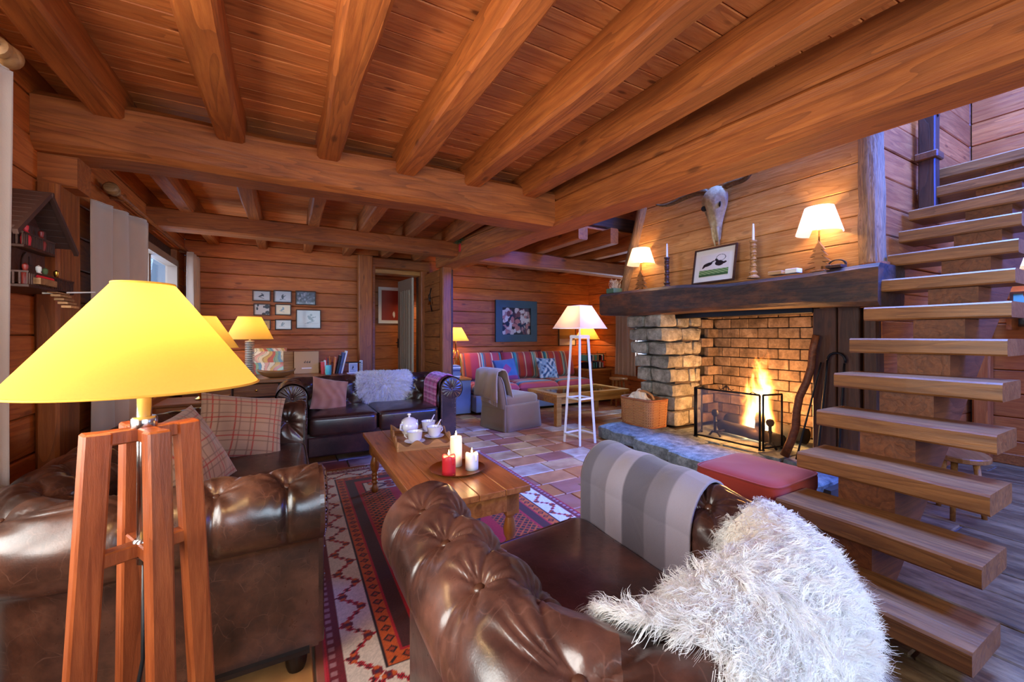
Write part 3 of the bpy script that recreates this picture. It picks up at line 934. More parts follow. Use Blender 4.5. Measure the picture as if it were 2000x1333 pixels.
fbox('lintel', (3.83, 1.78, 1.385), (3.95, 3.2, 1.45), M['iron'], ch=.006)
# charred timber mantel
hewn('mantel_beam', L3((3.69, 4.0, 1.575)), L3((3.73, 1.24, 1.54)), .44, .275, M['mantel'], fp, wob=.02, ch=.03, step=.1, seed=11)
# log slice ends under the mantel on the right and dark plank cheek
hewn('corbel_log', L3((3.72, 1.33, 1.4)), L3((3.72, 1.33, 1.72)), .16, .16, M['post'], fp, ch=.045, seed=4, up=(0, 1, 0))
for i, (ya, yb) in enumerate(((1.79, 1.62), (1.615, 1.465))):
    hewn('cheek_plank', L3((3.87, (ya + yb) / 2, .16)), L3((3.87, (ya + yb) / 2, 1.42)), abs(ya - yb) - .004, .05, M['darkwood'], fp, wob=.003, ch=.006, step=.4, seed=30 + i, up=(1, 0, 0))
hewn('cheek_post', L3((3.92, 1.41, 0)), L3((3.92, 1.41, 1.44)), .1, .1, M['darkwood'], fp, ch=.015, seed=33, up=(1, 0, 0))
# hood of horizontal planks framed by two barked logs
hood = fbox('hood', (3.84, 1.5, 1.68), (4.6, 3.5, 3.9), M['darkwood'])
z = 1.70; i = 0
while z < 3.6:
    f = (z - 1.7) / 1.0
    yL = 3.86 - .3 * f; yR = 1.42 + .03 * f
    hewn('plank', L3((3.79, yR, z + .1)), L3((3.79, yL, z + .1)), .06, .197, M['hood'], hood, wob=.002, ch=.006, step=1.0, seed=200 + i)
    z += .2; i += 1
def bark_log(p0, p1, r, seed):
    n = 16; m = 22; P = []
    p0 = Vector(p0); p1 = Vector(p1); Mx = frame_x((0, 0, 0), p1 - p0)
    L = (p1 - p0).length
    for a in range(m):
        for b in range(n):
            th = 2 * PI * b / n; x = L * a / (m - 1)
            q = Vector((x, math.cos(th), math.sin(th)))
            rr = r * (1 + .13 * mnoise.noise(Vector((x * 3 + seed, math.cos(th) * 1.3, math.sin(th) * 1.3))) + .06 * mnoise.noise(Vector((x * 9 + seed, math.cos(th) * 3, math.sin(th) * 3))))
            P.append((x, rr * q.y, rr * q.z))
    F = grid_faces(m, n, False, True)
    o = quad_mesh('bark_log', P, F, M['bark'], fp, True, True)
    o.matrix_basis = Matrix.Translation(p0) @ Mx
    return o
bark_log(L3((3.78, 3.9, 1.69)), L3((3.78, 3.56, 2.75)), .075, 3)
bark_log(L3((3.8, 1.375, 1.69)), L3((3.82, 1.4, 3.2)), .08, 9)

# ------------------------------------------------------------------ fire
def firelog(label, p0, p1, r, seed):
    p0 = Vector(p0); p1 = Vector(p1); n = 12; m = 10; P = []
    L = (p1 - p0).length
    for a in range(m):
        for b in range(n):
            th = 2 * PI * b / n; x = L * a / (m - 1)
            rr = r * (1 + .2 * mnoise.noise(Vector((x * 8 + seed, math.cos(th) * 2, math.sin(th) * 2))))
            P.append((x, rr * math.cos(th), rr * math.sin(th)))
    F = [tuple(f) for f in grid_faces(m, n, False, True)[:, ::-1]] + [tuple(range(n))[::-1], tuple(range((m - 1) * n, m * n))]
    t = thing('fire_log', label, 'log', tuple(p0), group='burning logs')
    o = from_py('charred_wood', P, F, M['soot'], t)
    o.matrix_basis = frame_x((0, 0, 0), p1 - p0)
    return t
firelog('thick charred log lying at the back of the fire', (4.3, 2.05, .24), (4.32, 2.85, .26), .075, 1)
firelog('charred log lying across the front of the fire', (3.98, 2.1, .225), (4.1, 2.78, .23), .06, 2)
firelog('split log leaning up through the flames', (3.98, 2.3, .31), (4.34, 2.5, .46), .045, 3)
# andirons
for i, (y_, lb) in enumerate(((2.15, 'iron andiron beside the leaning stick'), (2.7, 'iron andiron beside the stone pier'))):
    t = thing('andiron', lb, 'andiron', (3.88, y_, .16), group='andirons')
    mb = MB(); mb.tube([(0, -.06, 0), (0, -.03, .04), (0, .03, .04), (0, .06, 0)], .011); mb.tube([(0, 0, .04), (.45, 0, .04), (.46, 0, 0)], .011)
    mb.build('legs', M['iron'], t, True)
    lathe('upright', [(.012, .04), (.014, .14), (.022, .15), (.014, .165), (.014, .2), (.03, .215), (.036, .24), (.026, .265), (.0, .275)], M['iron'], t, 12)

def flame_volume():
    m, nt, out = new_mat('fire_volume')
    tc = nt.nodes.new('ShaderNodeTexCoord')
    sp = nd(nt, 'SeparateXYZ', {0: tc.outputs['Object']})
    z = sp.outputs[2]
    mp = nd(nt, 'Mapping', {'Vector': tc.outputs['Object'], 'Scale': (7.5, 7.5, 3.0)})
    ns = nd(nt, 'TexNoise', {'Vector': mp.outputs[0], 'Scale': 1.0, 'Detail': 3.0, 'Distortion': 0.9})
    nc = nd(nt, 'VectorMath', {0: ns.outputs[1], 1: (0.5, 0.5, 0.5)}, operation='SUBTRACT').outputs[0]
    sc = mth(nt, 'ADD', mth(nt, 'MULTIPLY', z, 0.55), 0.12)
    off = nd(nt, 'VectorMath', {0: nc, 'Scale': sc}, operation='SCALE').outputs[0]
    q = nd(nt, 'VectorMath', {0: tc.outputs['Object'], 1: off}, operation='ADD').outputs[0]
    s2 = nd(nt, 'SeparateXYZ', {0: q})
    x2, y2, z2 = s2.outputs
    # flame body narrows with height and is swept a little sideways
    yy = mth(nt, 'SUBTRACT', y2, mth(nt, 'MULTIPLY', z2, 0.0))
    r = mth(nt, 'SQRT', mth(nt, 'ADD', mth(nt, 'POWER', mth(nt, 'MULTIPLY', x2, 1.15), 2.0), mth(nt, 'POWER', yy, 2.0)))
    zz = mth(nt, 'MAXIMUM', mth(nt, 'DIVIDE', z2, 0.86), 0.0)
    rad = mth(nt, 'MULTIPLY', mth(nt, 'POWER', mth(nt, 'MAXIMUM', mth(nt, 'SUBTRACT', 1.0, zz), 0.0), 0.75), 0.205)
    d = mth(nt, 'DIVIDE', mth(nt, 'SUBTRACT', rad, r), 0.12, clamp=True)
    dens = mth(nt, 'POWER', d, 1.6)
    col = ramp(nt, d, [(0.0, (1.0, .12, .01)), (0.3, (1.0, .32, .04)), (0.7, (1.0, .6, .18)), (1.0, (1.0, .85, .5))])
    st = mth(nt, 'MULTIPLY', dens, 95.0)
    e = nd(nt, 'Emission', {'Color': col, 'Strength': st})
    nt.links.new(e.outputs[0], out.inputs['Volume'])
    return m
prof = [(.02, -.03), (.24, -.03), (.26, .1), (.25, .3), (.2, .55), (.15, .8), (.1, .95), (.02, 1.0)]
fl = lathe('flames', prof, flame_volume(), None, 20, loc=(4.17, 2.42, .2))
tag(fl, 'bright orange flames rising from the logs in the hearth', 'fire')
point_light('fire_glow', (4.15, 2.42, .5), 55, (1.0, .42, .12), .14)
point_light('fire_embers', (3.98, 2.35, .27), 10, (1.0, .35, .08), .08)

# folding mesh fire screen
fs = thing('fire_screen', 'black mesh fire screen with a folded side panel', 'fire screen', (3.7, 2.45, .16))
def mesh_screen_mat():
    m, nt, out = new_mat('wire_mesh')
    v = coords(nt, 'Object', (420, 420, 420))
    s = nd(nt, 'SeparateXYZ', {0: v})
    a = mth(nt, 'GREATER_THAN', mth(nt, 'FRACT', mth(nt, 'ADD', s.outputs[0], s.outputs[1])), 0.72)
    b = mth(nt, 'GREATER_THAN', mth(nt, 'FRACT', s.outputs[2]), 0.72)
    k = mth(nt, 'MAXIMUM', a, b)
    p = nd(nt, 'BsdfGlossy', {'Color': (.25, .25, .3), 'Roughness': .45})
    t = nd(nt, 'BsdfTransparent', {'Color': (1, 1, 1)})
    mx = nd(nt, 'MixShader', {0: mth(nt, 'MULTIPLY', k, .8), 1: t.outputs[0], 2: p.outputs[0]})
    nt.links.new(mx.outputs[0], out.inputs[0])
    return m
M['mesh'] = mesh_screen_mat()
def panel(p0, p1, h, orn=False):
    p0 = Vector(p0); p1 = Vector(p1)
    mb = MB(); r = .009
    up = Vector((0, 0, 1))
    b0 = p0 + up * .025; b1 = p1 + up * .025; t0 = p0 + up * h; t1 = p1 + up * h
    mb.tube([p0, t0], r); mb.tube([p1, t1], r); mb.tube([b0, b1], r); mb.tube([t0, t1], r)
    for p in (p0, p1): mb.lathe([(.0, 0), (.014, .003), (.014, .012), (.004, .016)], 8, Matrix.Translation(p))
    fr = mb.build('screen_frame', M['iron'], fs, True)
    from_py('wire_panel', [b0, b1, t1, t0], [(0, 1, 2, 3)], M['mesh'], fr, False)
    if orn:
        mb = MB(); c = (t0 + t1) / 2; d = (p1 - p0).normalized()
        for s in (-1, 1):
            pts = [c + d * s * (.02 + .05 * (k / 10) * math.cos(k * .62)) + up * (.012 + .04 * abs(math.sin(k * .35))) for k in range(11)]
            mb.tube(pts, .004, 6)
            mb.tube([t0 * (0.5 - s * .5) + t1 * (.5 + s * .5) - d * s * .02 + up * .0, t0 * (0.5 - s * .5) + t1 * (.5 + s * .5) - d * s * .06 + up * .02, t0 * (0.5 - s * .5) + t1 * (.5 + s * .5) - d * s * .1], .004, 6)
        mb.tube([c + up * 0, c + up * .06], .005, 6)
        mb.build('scroll_ornament', M['iron'], fr, True)
panel((-.03, .31, 0), (.02, -.3, 0), .5, True)
panel((.045, -.315, 0), (.26, -.36, 0), .5)
panel((-.03, .33, 0), (.2, .42, 0), .5)

# leaning pole, irons, papers, basket
def lean(name, label, cat, p0, p1, r, mat, hook=0, n=10):
    t = thing(name, label, cat, p0)
    v = Vector(p1) - Vector(p0)
    pts = [v * (k / 8) + Vector((.012 * math.sin(k * 1.3), .012 * math.cos(k * 1.7), 0)) * (1 if r > .015 else 0) for k in range(9)]
    tube('shaft', pts, [r * (1 - .25 * k / 8) for k in range(9)], mat, t, n)
    if hook:
        h = [v + Vector((0, -hook * math.sin(a) * 0 - hook * (1 - math.cos(a)), hook * math.sin(a))) for a in np.linspace(0, 3.4, 9)]
        tube('hook', h, r, mat, t, 8)
    return t
lean('bark_pole', 'long pale wooden pole leaning against the fireplace cheek', 'pole', (3.72, 1.93, .17), (3.78, 1.72, 1.2), .034, M['stringer'])
lean('fire_poker', 'thin black iron poker leaning beside the wooden pole', 'poker', (3.7, 1.84, .17), (3.79, 1.7, .98), .008, M['iron'])
lean('fire_hook', 'black iron rod with a hooked top against the dark planks', 'fire iron', (3.72, 1.7, .17), (3.8, 1.66, 1.0), .009, M['iron'], .06)
lean('fire_tongs', 'black iron tongs hanging straight in front of the dark planks', 'tongs', (3.78, 1.58, .17), (3.83, 1.56, .98), .008, M['iron'])
np_ = thing('newspaper_pile', 'small pile of white newspapers at the foot of the dark planks', 'newspapers', (3.68, 1.63, .165), .15)
for k in range(4):
    box('newspaper', (-.1, -.07, k * .018), (.1, .07, k * .018 + .016), M['paper'], np_, ch=.003, rot=(0, 0, .08 * ((k * 7) % 3 - 1)))

def basket():
    t = thing('wicker_basket', 'open wicker log basket with a hoop handle on the hearth', 'basket', (3.64, 3.44, .163), 0)
    # local x: toward the pier, y: along the hearth
    a, b, h = .15, .22, .30
    def ring(z, n=48, wob=0.0, ph=0.0):
        k = 1 + .08 * z / h
        pts = []
        for i in range(n):
            th = 2 * PI * i / n
            c, s = math.cos(th), math.sin(th); e = .35
            x = a * k * math.copysign(abs(c) ** e, c); y = b * k * math.copysign(abs(s) ** e, s)
            w = 1 + wob * math.cos(i * PI + ph)
            pts.append((x * w, y * w, z))
        return pts
    mb = MB()
    z = .01; i = 0
    while z < h:
        mb.tube(ring(z, 48, .018, PI * (i % 2)), .0075, 5, closed=True); z += .0145; i += 1
    mb.build('weave', M['wicker'], t, True)
    mb = MB()
    for p, q in zip(ring(0, 24), ring(h, 24)): mb.tube([p, q], .006, 5)
    mb.build('stakes', M['wickerd'], t, True)
    mb = MB(); mb.tube(ring(h + .005, 48), .014, 6, closed=True); mb.tube(ring(0.005, 48), .012, 6, closed=True)
    mb.build('rim', M['wickerd'], t, True)
    mb = MB(); mb.box((-a + .01, -b + .01, .002), (a - .01, b - .01, .012)); mb.build('bottom', M['wickerd'], t)
    pts = [(0, -.15 * math.cos(s), h * .98 + .09 * math.sin(s)) for s in np.linspace(0, PI, 16)]
    tube('handle', pts, .013, M['wicker'], t, 8)
    nw = thing('newspaper', 'crumpled newspaper sticking out of the wicker basket', 'newspaper', (3.66, 3.52, .19))
    vs = []; n = 14
    for i in range(n):
        for j in range(n):
            u, v = i / (n - 1) - .5, j / (n - 1) - .5
            q = Vector((u * .16, v * .26, .2 + .16 * (1 - 2.2 * (u * u + v * v)))) + mnoise.noise_vector(Vector((u * 6, v * 6, 1))) * .035
            vs.append(q)
    o = quad_mesh('sheet', vs, grid_faces(n, n), M['paper'], nw, False)
    sd = o.modifiers.new('thick', 'SOLIDIFY'); sd.thickness = .002
basket()

# red upholstered stool in front of the hearth
def rounded_cushion(name, w, d, h, mat, parent, loc, crown=.02, ex=.22, n=28, m=10, rot=None, piping=None, seed=0, dent=.0):
    """upholstered cushion: squarish plan, domed top, soft edge"""
    P = []
    th = np.linspace(0, 2 * PI, n * 4, endpoint=False)
    c, s = np.cos(th), np.sin(th)
    px = np.sign(c) * np.abs(c) ** ex; py = np.sign(s) * np.abs(s) ** ex
    prof = [(0.0, 0)]
    rr = min(.035, h * .45)
    prof_r = [.0, .5, .85, 1.0]
    rows = []
    rows.append((0.0, 0.0)); rows.append((.6, 0.0)); rows.append((1 - rr / (w / 2) * .8, 0.0))
    for a in np.linspace(-PI / 2, 0, 4)[1:]: rows.append((1 - rr / (w / 2) * (1 - math.cos(a)), rr + rr * math.sin(a)))
    for a in np.linspace(0, PI / 2, 5): rows.append((1 - rr / (w / 2) * (1 - math.cos(a)), h - rr + rr * math.sin(a)))
    for f in (.85, .7, .5, .3, .12, 0.0): rows.append((f * (1 - rr / (w / 2) * .9), h))
    for (f, z) in rows:
        zz = z + (crown * max(0, 1 - (f) ** 2.2) if z > h * .98 else 0)
        for a, b in zip(px, py):
            x, y = a * f * w / 2, b * f * d / 2
            dz = 0
            if z > h * .5: dz = .006 * mnoise.noise(Vector((x * 6 + seed, y * 6, seed * 1.7)))
            P.append((x, y, zz + dz))
    F = grid_faces(len(rows), len(th), False, True)
    o = quad_mesh(name, P, F, mat, parent, True, True, loc=loc, rot=rot)
    if piping is not None:
        for zz in (h - rr * .35,):
            k = 1 - rr / (w / 2) * .12
            tube('piping', [(a * k * w / 2, b * k * d / 2, zz) for a, b in zip(px[::1], py[::1])], .005, piping, o, 6, closed=True)
    return o
fst = thing('footstool', 'low footstool with a square rust red cushion before the hearth', 'footstool', (2.43, 1.43, 0), .04)
rounded_cushion('cushion', .5, .48, .12, M['redcloth'], fst, (0, 0, .3), crown=.015, piping=M['redcloth'])
for sx in (-1, 1):
    for sy in (-1, 1):
        lathe('leg', [(.012, 0), (.016, .1), (.022, .25), (.022, .31)], M['foot'], fst, 10, loc=(sx * .2, sy * .19, 0))

# ------------------------------------------------------------------ chesterfield seating
class Chester:
    """U-shaped rolled arms and back swept along the inner seat line.
    local frame: seat faces +Y, outer back at y=0, width along X"""
    def __init__(s, W, D, H=.72, R=.115, zs=.3, rc=.07, ds=.19, res=.008, tuft=.03, seedv=0, outer_n=.17):
        s.W, s.D, s.H, s.R, s.zs, s.ds, s.res = W, D, H, R, zs, ds, res
        s.tin = 2 * R; s.tuft = tuft; s.seed = seedv; s.outer_n = outer_n
        xi = W / 2 - s.tin; yb = s.tin; s.xi = xi; s.yb = yb
        # inner path samples
        pts = []; nr = []
        L1 = D - yb - rc; Lb = 2 * xi - 2 * rc; q = rc * PI / 2
        s.L1, s.Lb, s.q = L1, Lb, q
        s.S = 2 * L1 + 2 * q + Lb
        s.rc = rc
        # profile: list of (n outward, z) with arc length
        prof = []
        z = zs
        zc = H - R
        for zz in np.arange(zs, zc, res): prof.append((0.0, zz))
        a0, a1 = PI, -math.radians(62)
        na = int(R * (a0 - a1) / res)
        for a in np.linspace(a0, a1, na): prof.append((R + R * math.cos(a), zc + R * math.sin(a)))
        e = prof[-1]
        prof += [(outer_n + .004, e[1] - .012), (outer_n, e[1] - .03)]
        zz = e[1] - .05
        while zz > .1: prof.append((outer_n, zz)); zz -= .05
        prof.append((outer_n, .09))
        s.prof = np.array(prof)
        d = np.sqrt((np.diff(s.prof, axis=0) ** 2).sum(1))
        s.t = np.concatenate([[0], np.cumsum(d)])
        s.T_roll_end = s.t[len(np.arange(zs, zc, res)) + na - 1]
        s.T_top = (zc - zs) + R * PI / 2
        # profile normals
        dp = np.gradient(s.prof, axis=0); dp /= np.linalg.norm(dp, axis=1)[:, None] + 1e-9
        s.pn = np.stack([-dp[:, 1], dp[:, 0]], 1)     # left normal
        # tuft buttons
        s.rows = []
        t0 = s.T_top + R * .42
        k = 0
        while t0 - k * .125 > .06: s.rows.append(t0 - k * .125); k += 1
        nb = max(2, round(s.S / ds)); s.dsr = s.S / nb
        B = []
        for k, tr in enumerate(s.rows):
            o = .5 if k % 2 == 0 else 0.0
            for i in range(nb + 1):
                sv = (i + o) * s.dsr
                if .05 < sv < s.S - .05: B.append((sv, tr, k))
        s.B = np.array(B)
    def path(s, sv):
        """position and outward normal at arc length along the inner seat line"""
        sv = np.asarray(sv, float); L1, q, Lb, rc, xi, yb, D = s.L1, s.q, s.Lb, s.rc, s.xi, s.yb, s.D
        x = np.zeros_like(sv); y = np.zeros_like(sv); nx = np.zeros_like(sv); ny = np.zeros_like(sv)
        m = sv <= L1
        x[m] = -xi; y[m] = D - sv[m]; nx[m] = -1
        m = (sv > L1) & (sv <= L1 + q); a = (sv[m] - L1) / rc
        x[m] = -xi + rc - rc * np.cos(a); y[m] = yb + rc - rc * np.sin(a); nx[m] = -np.cos(a); ny[m] = -np.sin(a)
        m = (sv > L1 + q) & (sv <= L1 + q + Lb)
        x[m] = -xi + rc + (sv[m] - L1 - q); y[m] = yb; ny[m] = -1
        m = (sv > L1 + q + Lb) & (sv <= L1 + 2 * q + Lb); a = (sv[m] - L1 - q - Lb) / rc
        x[m] = xi - rc + rc * np.sin(a); y[m] = yb + rc - rc * np.cos(a); nx[m] = np.sin(a); ny[m] = -np.cos(a)
        m = sv > L1 + 2 * q + Lb
        x[m] = xi; y[m] = yb + rc + (sv[m] - L1 - 2 * q - Lb); nx[m] = 1
        return x, y, nx, ny
    def disp(s, Sg, Tg):
        d = np.zeros_like(Sg)
        ds, dt = s.dsr, .125
        tmax = s.rows[0]
        # soft bulge between the buttons
        near = np.full_like(Sg, 9.0); ang = np.zeros_like(Sg)
        for (bs, bt, k) in s.B:
            a = Sg - bs; b = Tg - bt
            r = np.sqrt(a * a + b * b)
            m = r < near
            near = np.where(m, r, near); ang = np.where(m, np.arctan2(b, a), ang)
            d -= s.tuft * np.exp(-(r / .034)) * .9
        d -= .016 * np.exp(-(near / .075) ** 2)
        wr = np.cos(ang * 11 + 2.0 * np.sin(ang * 3 + s.seed)) * np.exp(-near / .05) * np.clip((near - .006) / .02, 0, 1)
        d += .006 * (s.tuft / .03) * wr
        # diagonal creases between buttons, straight pleats over the roll
        for (bs, bt, k) in s.B:
            if k + 1 < len(s.rows):
                for sg in (-1, 1):
                    e = np.array([sg * ds / 2, -dt]); L = np.hypot(*e); e = e / L
                    a = Sg - bs; b = Tg - bt
                    al = a * e[0] + b * e[1]; pe = np.abs(a * e[1] - b * e[0])
                    w = np.clip(al / .02, 0, 1) * np.clip((L - al) / .02, 0, 1)
                    d -= .0085 * (s.tuft / .03) * np.exp(-pe / .009) * w
            if k == 0:
                a = np.abs(Sg - bs); b = Tg - bt
                w = np.clip(b / .02, 0, 1) * np.clip((s.T_roll_end - Tg) / .04, 0, 1)
                d -= .010 * (s.tuft / .03) * np.exp(-a / .008) * w
        fade = np.clip((s.T_roll_end + .01 - Tg) / .05, 0, 1) * np.clip(Tg / .03 + .3, 0, 1)
        return (d + .012) * fade
    def surf(s, sv, tv, off=0.0, flat=False):
        """grid of points for arrays sv x tv, pushed off along the normal"""
        Sg, Tg = np.meshgrid(sv, tv, indexing='ij')
        n_ = np.interp(Tg, s.t, s.prof[:, 0]); z_ = np.interp(Tg, s.t, s.prof[:, 1])
        pnn = np.interp(Tg, s.t, s.pn[:, 0]); pnz = np.interp(Tg, s.t, s.pn[:, 1])
        dd = (s.disp(Sg, Tg) * (0.12 if flat else 1.0)) + off
        n_ = n_ + pnn * dd; z_ = z_ + pnz * dd
        x, y, nx, ny = s.path(sv)
        P = np.stack([x[:, None] + nx[:, None] * n_, y[:, None] + ny[:, None] * n_, z_], -1)
        if s.warp is not None: P = s.warp(P)
        return P
    warp = None
    def normals(s, P):
        du = np.gradient(P, axis=0); dv = np.gradient(P, axis=1)
        n = np.cross(du, dv); n /= np.linalg.norm(n, axis=2)[:, :, None] + 1e-9
        return n

def chester_sofa(name, label, cat, loc, rz, W, D, mat, n_cush, H=.72, R=.115, res=.009, ds=.19, seat_z=.42, tuft=.03, outer_n=.17, rows_cut=None, seed=0, rc=.09):
    t = thing(name, label, cat, loc, rz)
    c = Chester(W, D, H, R, .3, rc, ds, res, tuft, seed, outer_n)
    ns = int(c.S / res)
    mid = c.L1 + c.q / 2
    parts = {}
    for pn_, s0, s1 in (('arm', 0, mid), ('back', mid, c.S - mid), ('arm', c.S - mid, c.S)):
        sv = np.linspace(s0, s1, max(8, int((s1 - s0) / res)))
        P = c.surf(sv, c.t)
        o = quad_mesh(pn_, P.reshape(-1, 3), grid_faces(len(sv), len(c.t)), mat, t, True)
        # buttons belong to their arm or back
        for (bs, bt, k) in c.B:
            if s0 <= bs < s1:
                Q = c.surf(np.array([bs - .004, bs, bs + .004]), np.array([bt - .004, bt, bt + .004]))
                nn = c.normals(Q)[1, 1]
                Qf = Q[1, 1]
                x, y, nx, ny = c.path(np.array([bs]))
                if nn[2] < -.9 and False: nn = -nn
                ctr = np.array([x[0] + nx[0] * c.R, y[0] + ny[0] * c.R, c.H - c.R])
                if np.dot(nn, Qf - ctr) < 0 and bt > (c.H - c.R - c.zs): nn = -nn
                if bt <= (c.H - c.R - c.zs): nn = np.array([-nx[0], -ny[0], .1])
                b = mesh_obj('button', BUTTON, None, o, tuple(Qf + .004 * nn))
                b.rotation_euler = Vector(nn).to_track_quat('Z', 'Y').to_euler()
        # arm front facing with studs and scroll
        if pn_ == 'arm':
            sg = -1 if s0 == 0 else 1
            ol = [(0.002, .1)] + [(a, z) for a, z in c.prof[::2]] + [(outer_n, .1)]
            ol = [(a, z) for a, z in ol]
            pts = [(sg * (c.xi + a), z) for a, z in ol]
            fc = prism('arm_front', pts, .022, mat, o, loc=(0, D - .004, 0), ch=.004)
            mb = MB()
            oc = [(a, z) for a, z in c.prof if z > .12][::max(1, int(.017 / res))]
            for a, z in oc:
                k = .012
                ca, cz = c.R, c.H - c.R
                va, vz = ca - a, (cz - z) if z > cz - .05 else 0
                ln = math.hypot(va, vz) + 1e-6
                mb.lathe([(.0045, 0), (.003, .003), (.0, .004)], 6, Matrix.Translation((sg * (c.xi + a + va / ln * k), D + .018, z + vz / ln * k)) @ Matrix.Rotation(-PI / 2, 4, 'X'))
            st_ = mb.build('stud_trim', M['stud'], o); st_['kind'] = 'stuff'
            # pleated scroll rosette
            n = 72; P2 = []
            rr = [0.0, .25, .45, .6, .75, .88, .97]
            for q in rr:
                for i in range(n):
                    a = 2 * PI * i / n
                    pl = .0035 * math.cos(a * 18) * (1 if q > .2 else 0)
                    P2.append((q * (R - .008) * math.cos(a), .012 * math.sqrt(max(0, 1 - q * q)) + pl - .012 * math.exp(-(q / .15) ** 2), q * (R - .008) * math.sin(a)))
            quad_mesh('scroll', P2, grid_faces(len(rr), n, False, True), mat, o, True, True, loc=(sg * (c.xi + R), D + .018, H - R))
            mesh_obj('button', BUTTON, None, o, (sg * (c.xi + R), D + .024, H - R), (-PI / 2, 0, 0))
    # seat: base, rail, cushions
    xi, yb = c.xi, c.yb
    box('seat_base', (-xi - .01, yb - .02, .1), (xi + .01, D - .03, .3), mat, t)
    box('front_rail', (-xi + .002, D - .05, .09), (xi - .002, D - .006, .27), mat, t, ch=.012, smooth=False)
    cw = (2 * xi - .01) / n_cush
    for i in range(n_cush):
        rounded_cushion('seat_cushion', cw - .006, D - yb - .0 + .02, seat_z - .27, mat, t, (-xi + .005 + cw * (i + .5), yb + (D - yb) / 2 + .005, .272), crown=.025, ex=.16, piping=mat, seed=i + seed)
    box('underside', (-W / 2 + .06, .06, .085), (W / 2 - .06, D - .03, .1), M['foot'], t)
    for sx in (-1, 1):
        for y_ in (.12, D - .07):
            lathe('foot', [(.028, 0), (.034, .02), (.038, .06), (.03, .088)], M['foot'], t, 14, loc=(sx * (W / 2 - .13), y_, 0))
    return t, c

bmn = bmesh.new(); bmesh.ops.create_uvsphere(bmn, u_segments=12, v_segments=8, radius=.0125)
for v in bmn.verts: v.co.z *= .55
BUTTON = bpy.data.meshes.new('button'); bmn.to_mesh(BUTTON); bmn.free()
BUTTON.polygons.foreach_set('use_smooth', [True] * len(BUTTON.polygons)); BUTTON.materials.append(M['button'])

# long sofa under the left wall: faces +x  -> rotate local +Y to +X
LA = 1.95
sofaA, cA = chester_sofa('chesterfield_sofa', 'long brown leather chesterfield sofa along the window wall with plaid pillows', 'sofa', (-.87, 1.54 + LA / 2, 0), -PI / 2, LA, .97, M['leatherA'], 2, H=.72, R=.125, res=.007, ds=.2, seat_z=.45, seed=1, tuft=.043)
# two-seat sofa in front of the desk: faces -y
sofaC, cC = chester_sofa('chesterfield_loveseat', 'dark brown leather chesterfield loveseat in front of the desk', 'sofa', (.78, 4.98, 0), PI, 1.72, .88, M['leatherC'], 2, H=.76, R=.12, res=.012, ds=.2, seat_z=.45, seed=2)
# armchair in the foreground: faces +y
def warp_thing(o, fn, off=(0, 0, 0)):
    """skew a finished piece a little out of square to fit its outline in the camera view"""
    for c in o.children:
        b = np.array(off) + np.array(c.location)
        if c.data is BUTTON or c.rotation_euler[0] or c.rotation_euler[1]:
            q = fn(b[None, :])[0]; c.location = tuple(q - fn(np.array(off)[None, :])[0] * 0 - np.array(off)); continue
        n = len(c.data.vertices); co = np.empty(n * 3, np.float32); c.data.vertices.foreach_get('co', co)
        P = fn(co.reshape(-1, 3).astype(float) + b) - b
        c.data.vertices.foreach_set('co', P.astype(np.float32).ravel()); c.data.update()
        warp_thing(c, fn, b)
def chair_warp(P):
    Q = np.array(P, dtype=float); x, y = Q[..., 0].copy(), Q[..., 1].copy()
    f = np.clip(y / 1.02, 0, 1.1)
    Q[..., 0] = -.535 + (x + .535) * (.93 + .07 * f)
    Q[..., 1] = y + x * (.21 - .09 * f)
    return Q
chairB, cB = chester_sofa('chesterfield_armchair', 'rubbed brown leather chesterfield armchair seen from behind in the foreground', 'armchair', (.79, .33, 0), 0.0, 1.07, .98, M['leatherB'], 1, rc=.12, H=.73, R=.125, res=.005, ds=.185, seat_z=.46, tuft=.034, seed=3)
warp_thing(chairB, chair_warp)
cB.warp = chair_warp

# ------------------------------------------------------------------ painted cloth and paper helpers
def set_paint(o, cols):
    me = o.data
    a = me.color_attributes.new('paint', 'FLOAT_COLOR', 'POINT')
    c = np.ones((len(me.vertices), 4), np.float32); c[:, :3] = cols.reshape(-1, 3)
    a.data.foreach_set('color', c.ravel())

def painted_panel(name, w, h, fn, nx, ny, mat, parent=None, loc=None, rot=None, t=0.0):
    """upright panel in the local XZ plane facing -Y, colours from fn(X,Z)"""
    xs = np.linspace(-w / 2, w / 2, nx); zs = np.linspace(0, h, ny)
    X, Z = np.meshgrid(xs, zs, indexing='ij')
    P = np.stack([X, np.zeros_like(X), Z], -1)
    o = quad_mesh(name, P, grid_faces(nx, ny), mat, parent, False, loc=loc, rot=rot)
    set_paint(o, fn(X, Z).astype(np.float32))
    return o

def pc(*cols): return [np.array(lin(c)) for c in cols]
def lay(img, mask, col):
    img[mask] = col
    return img
RS = np.random.RandomState(5)

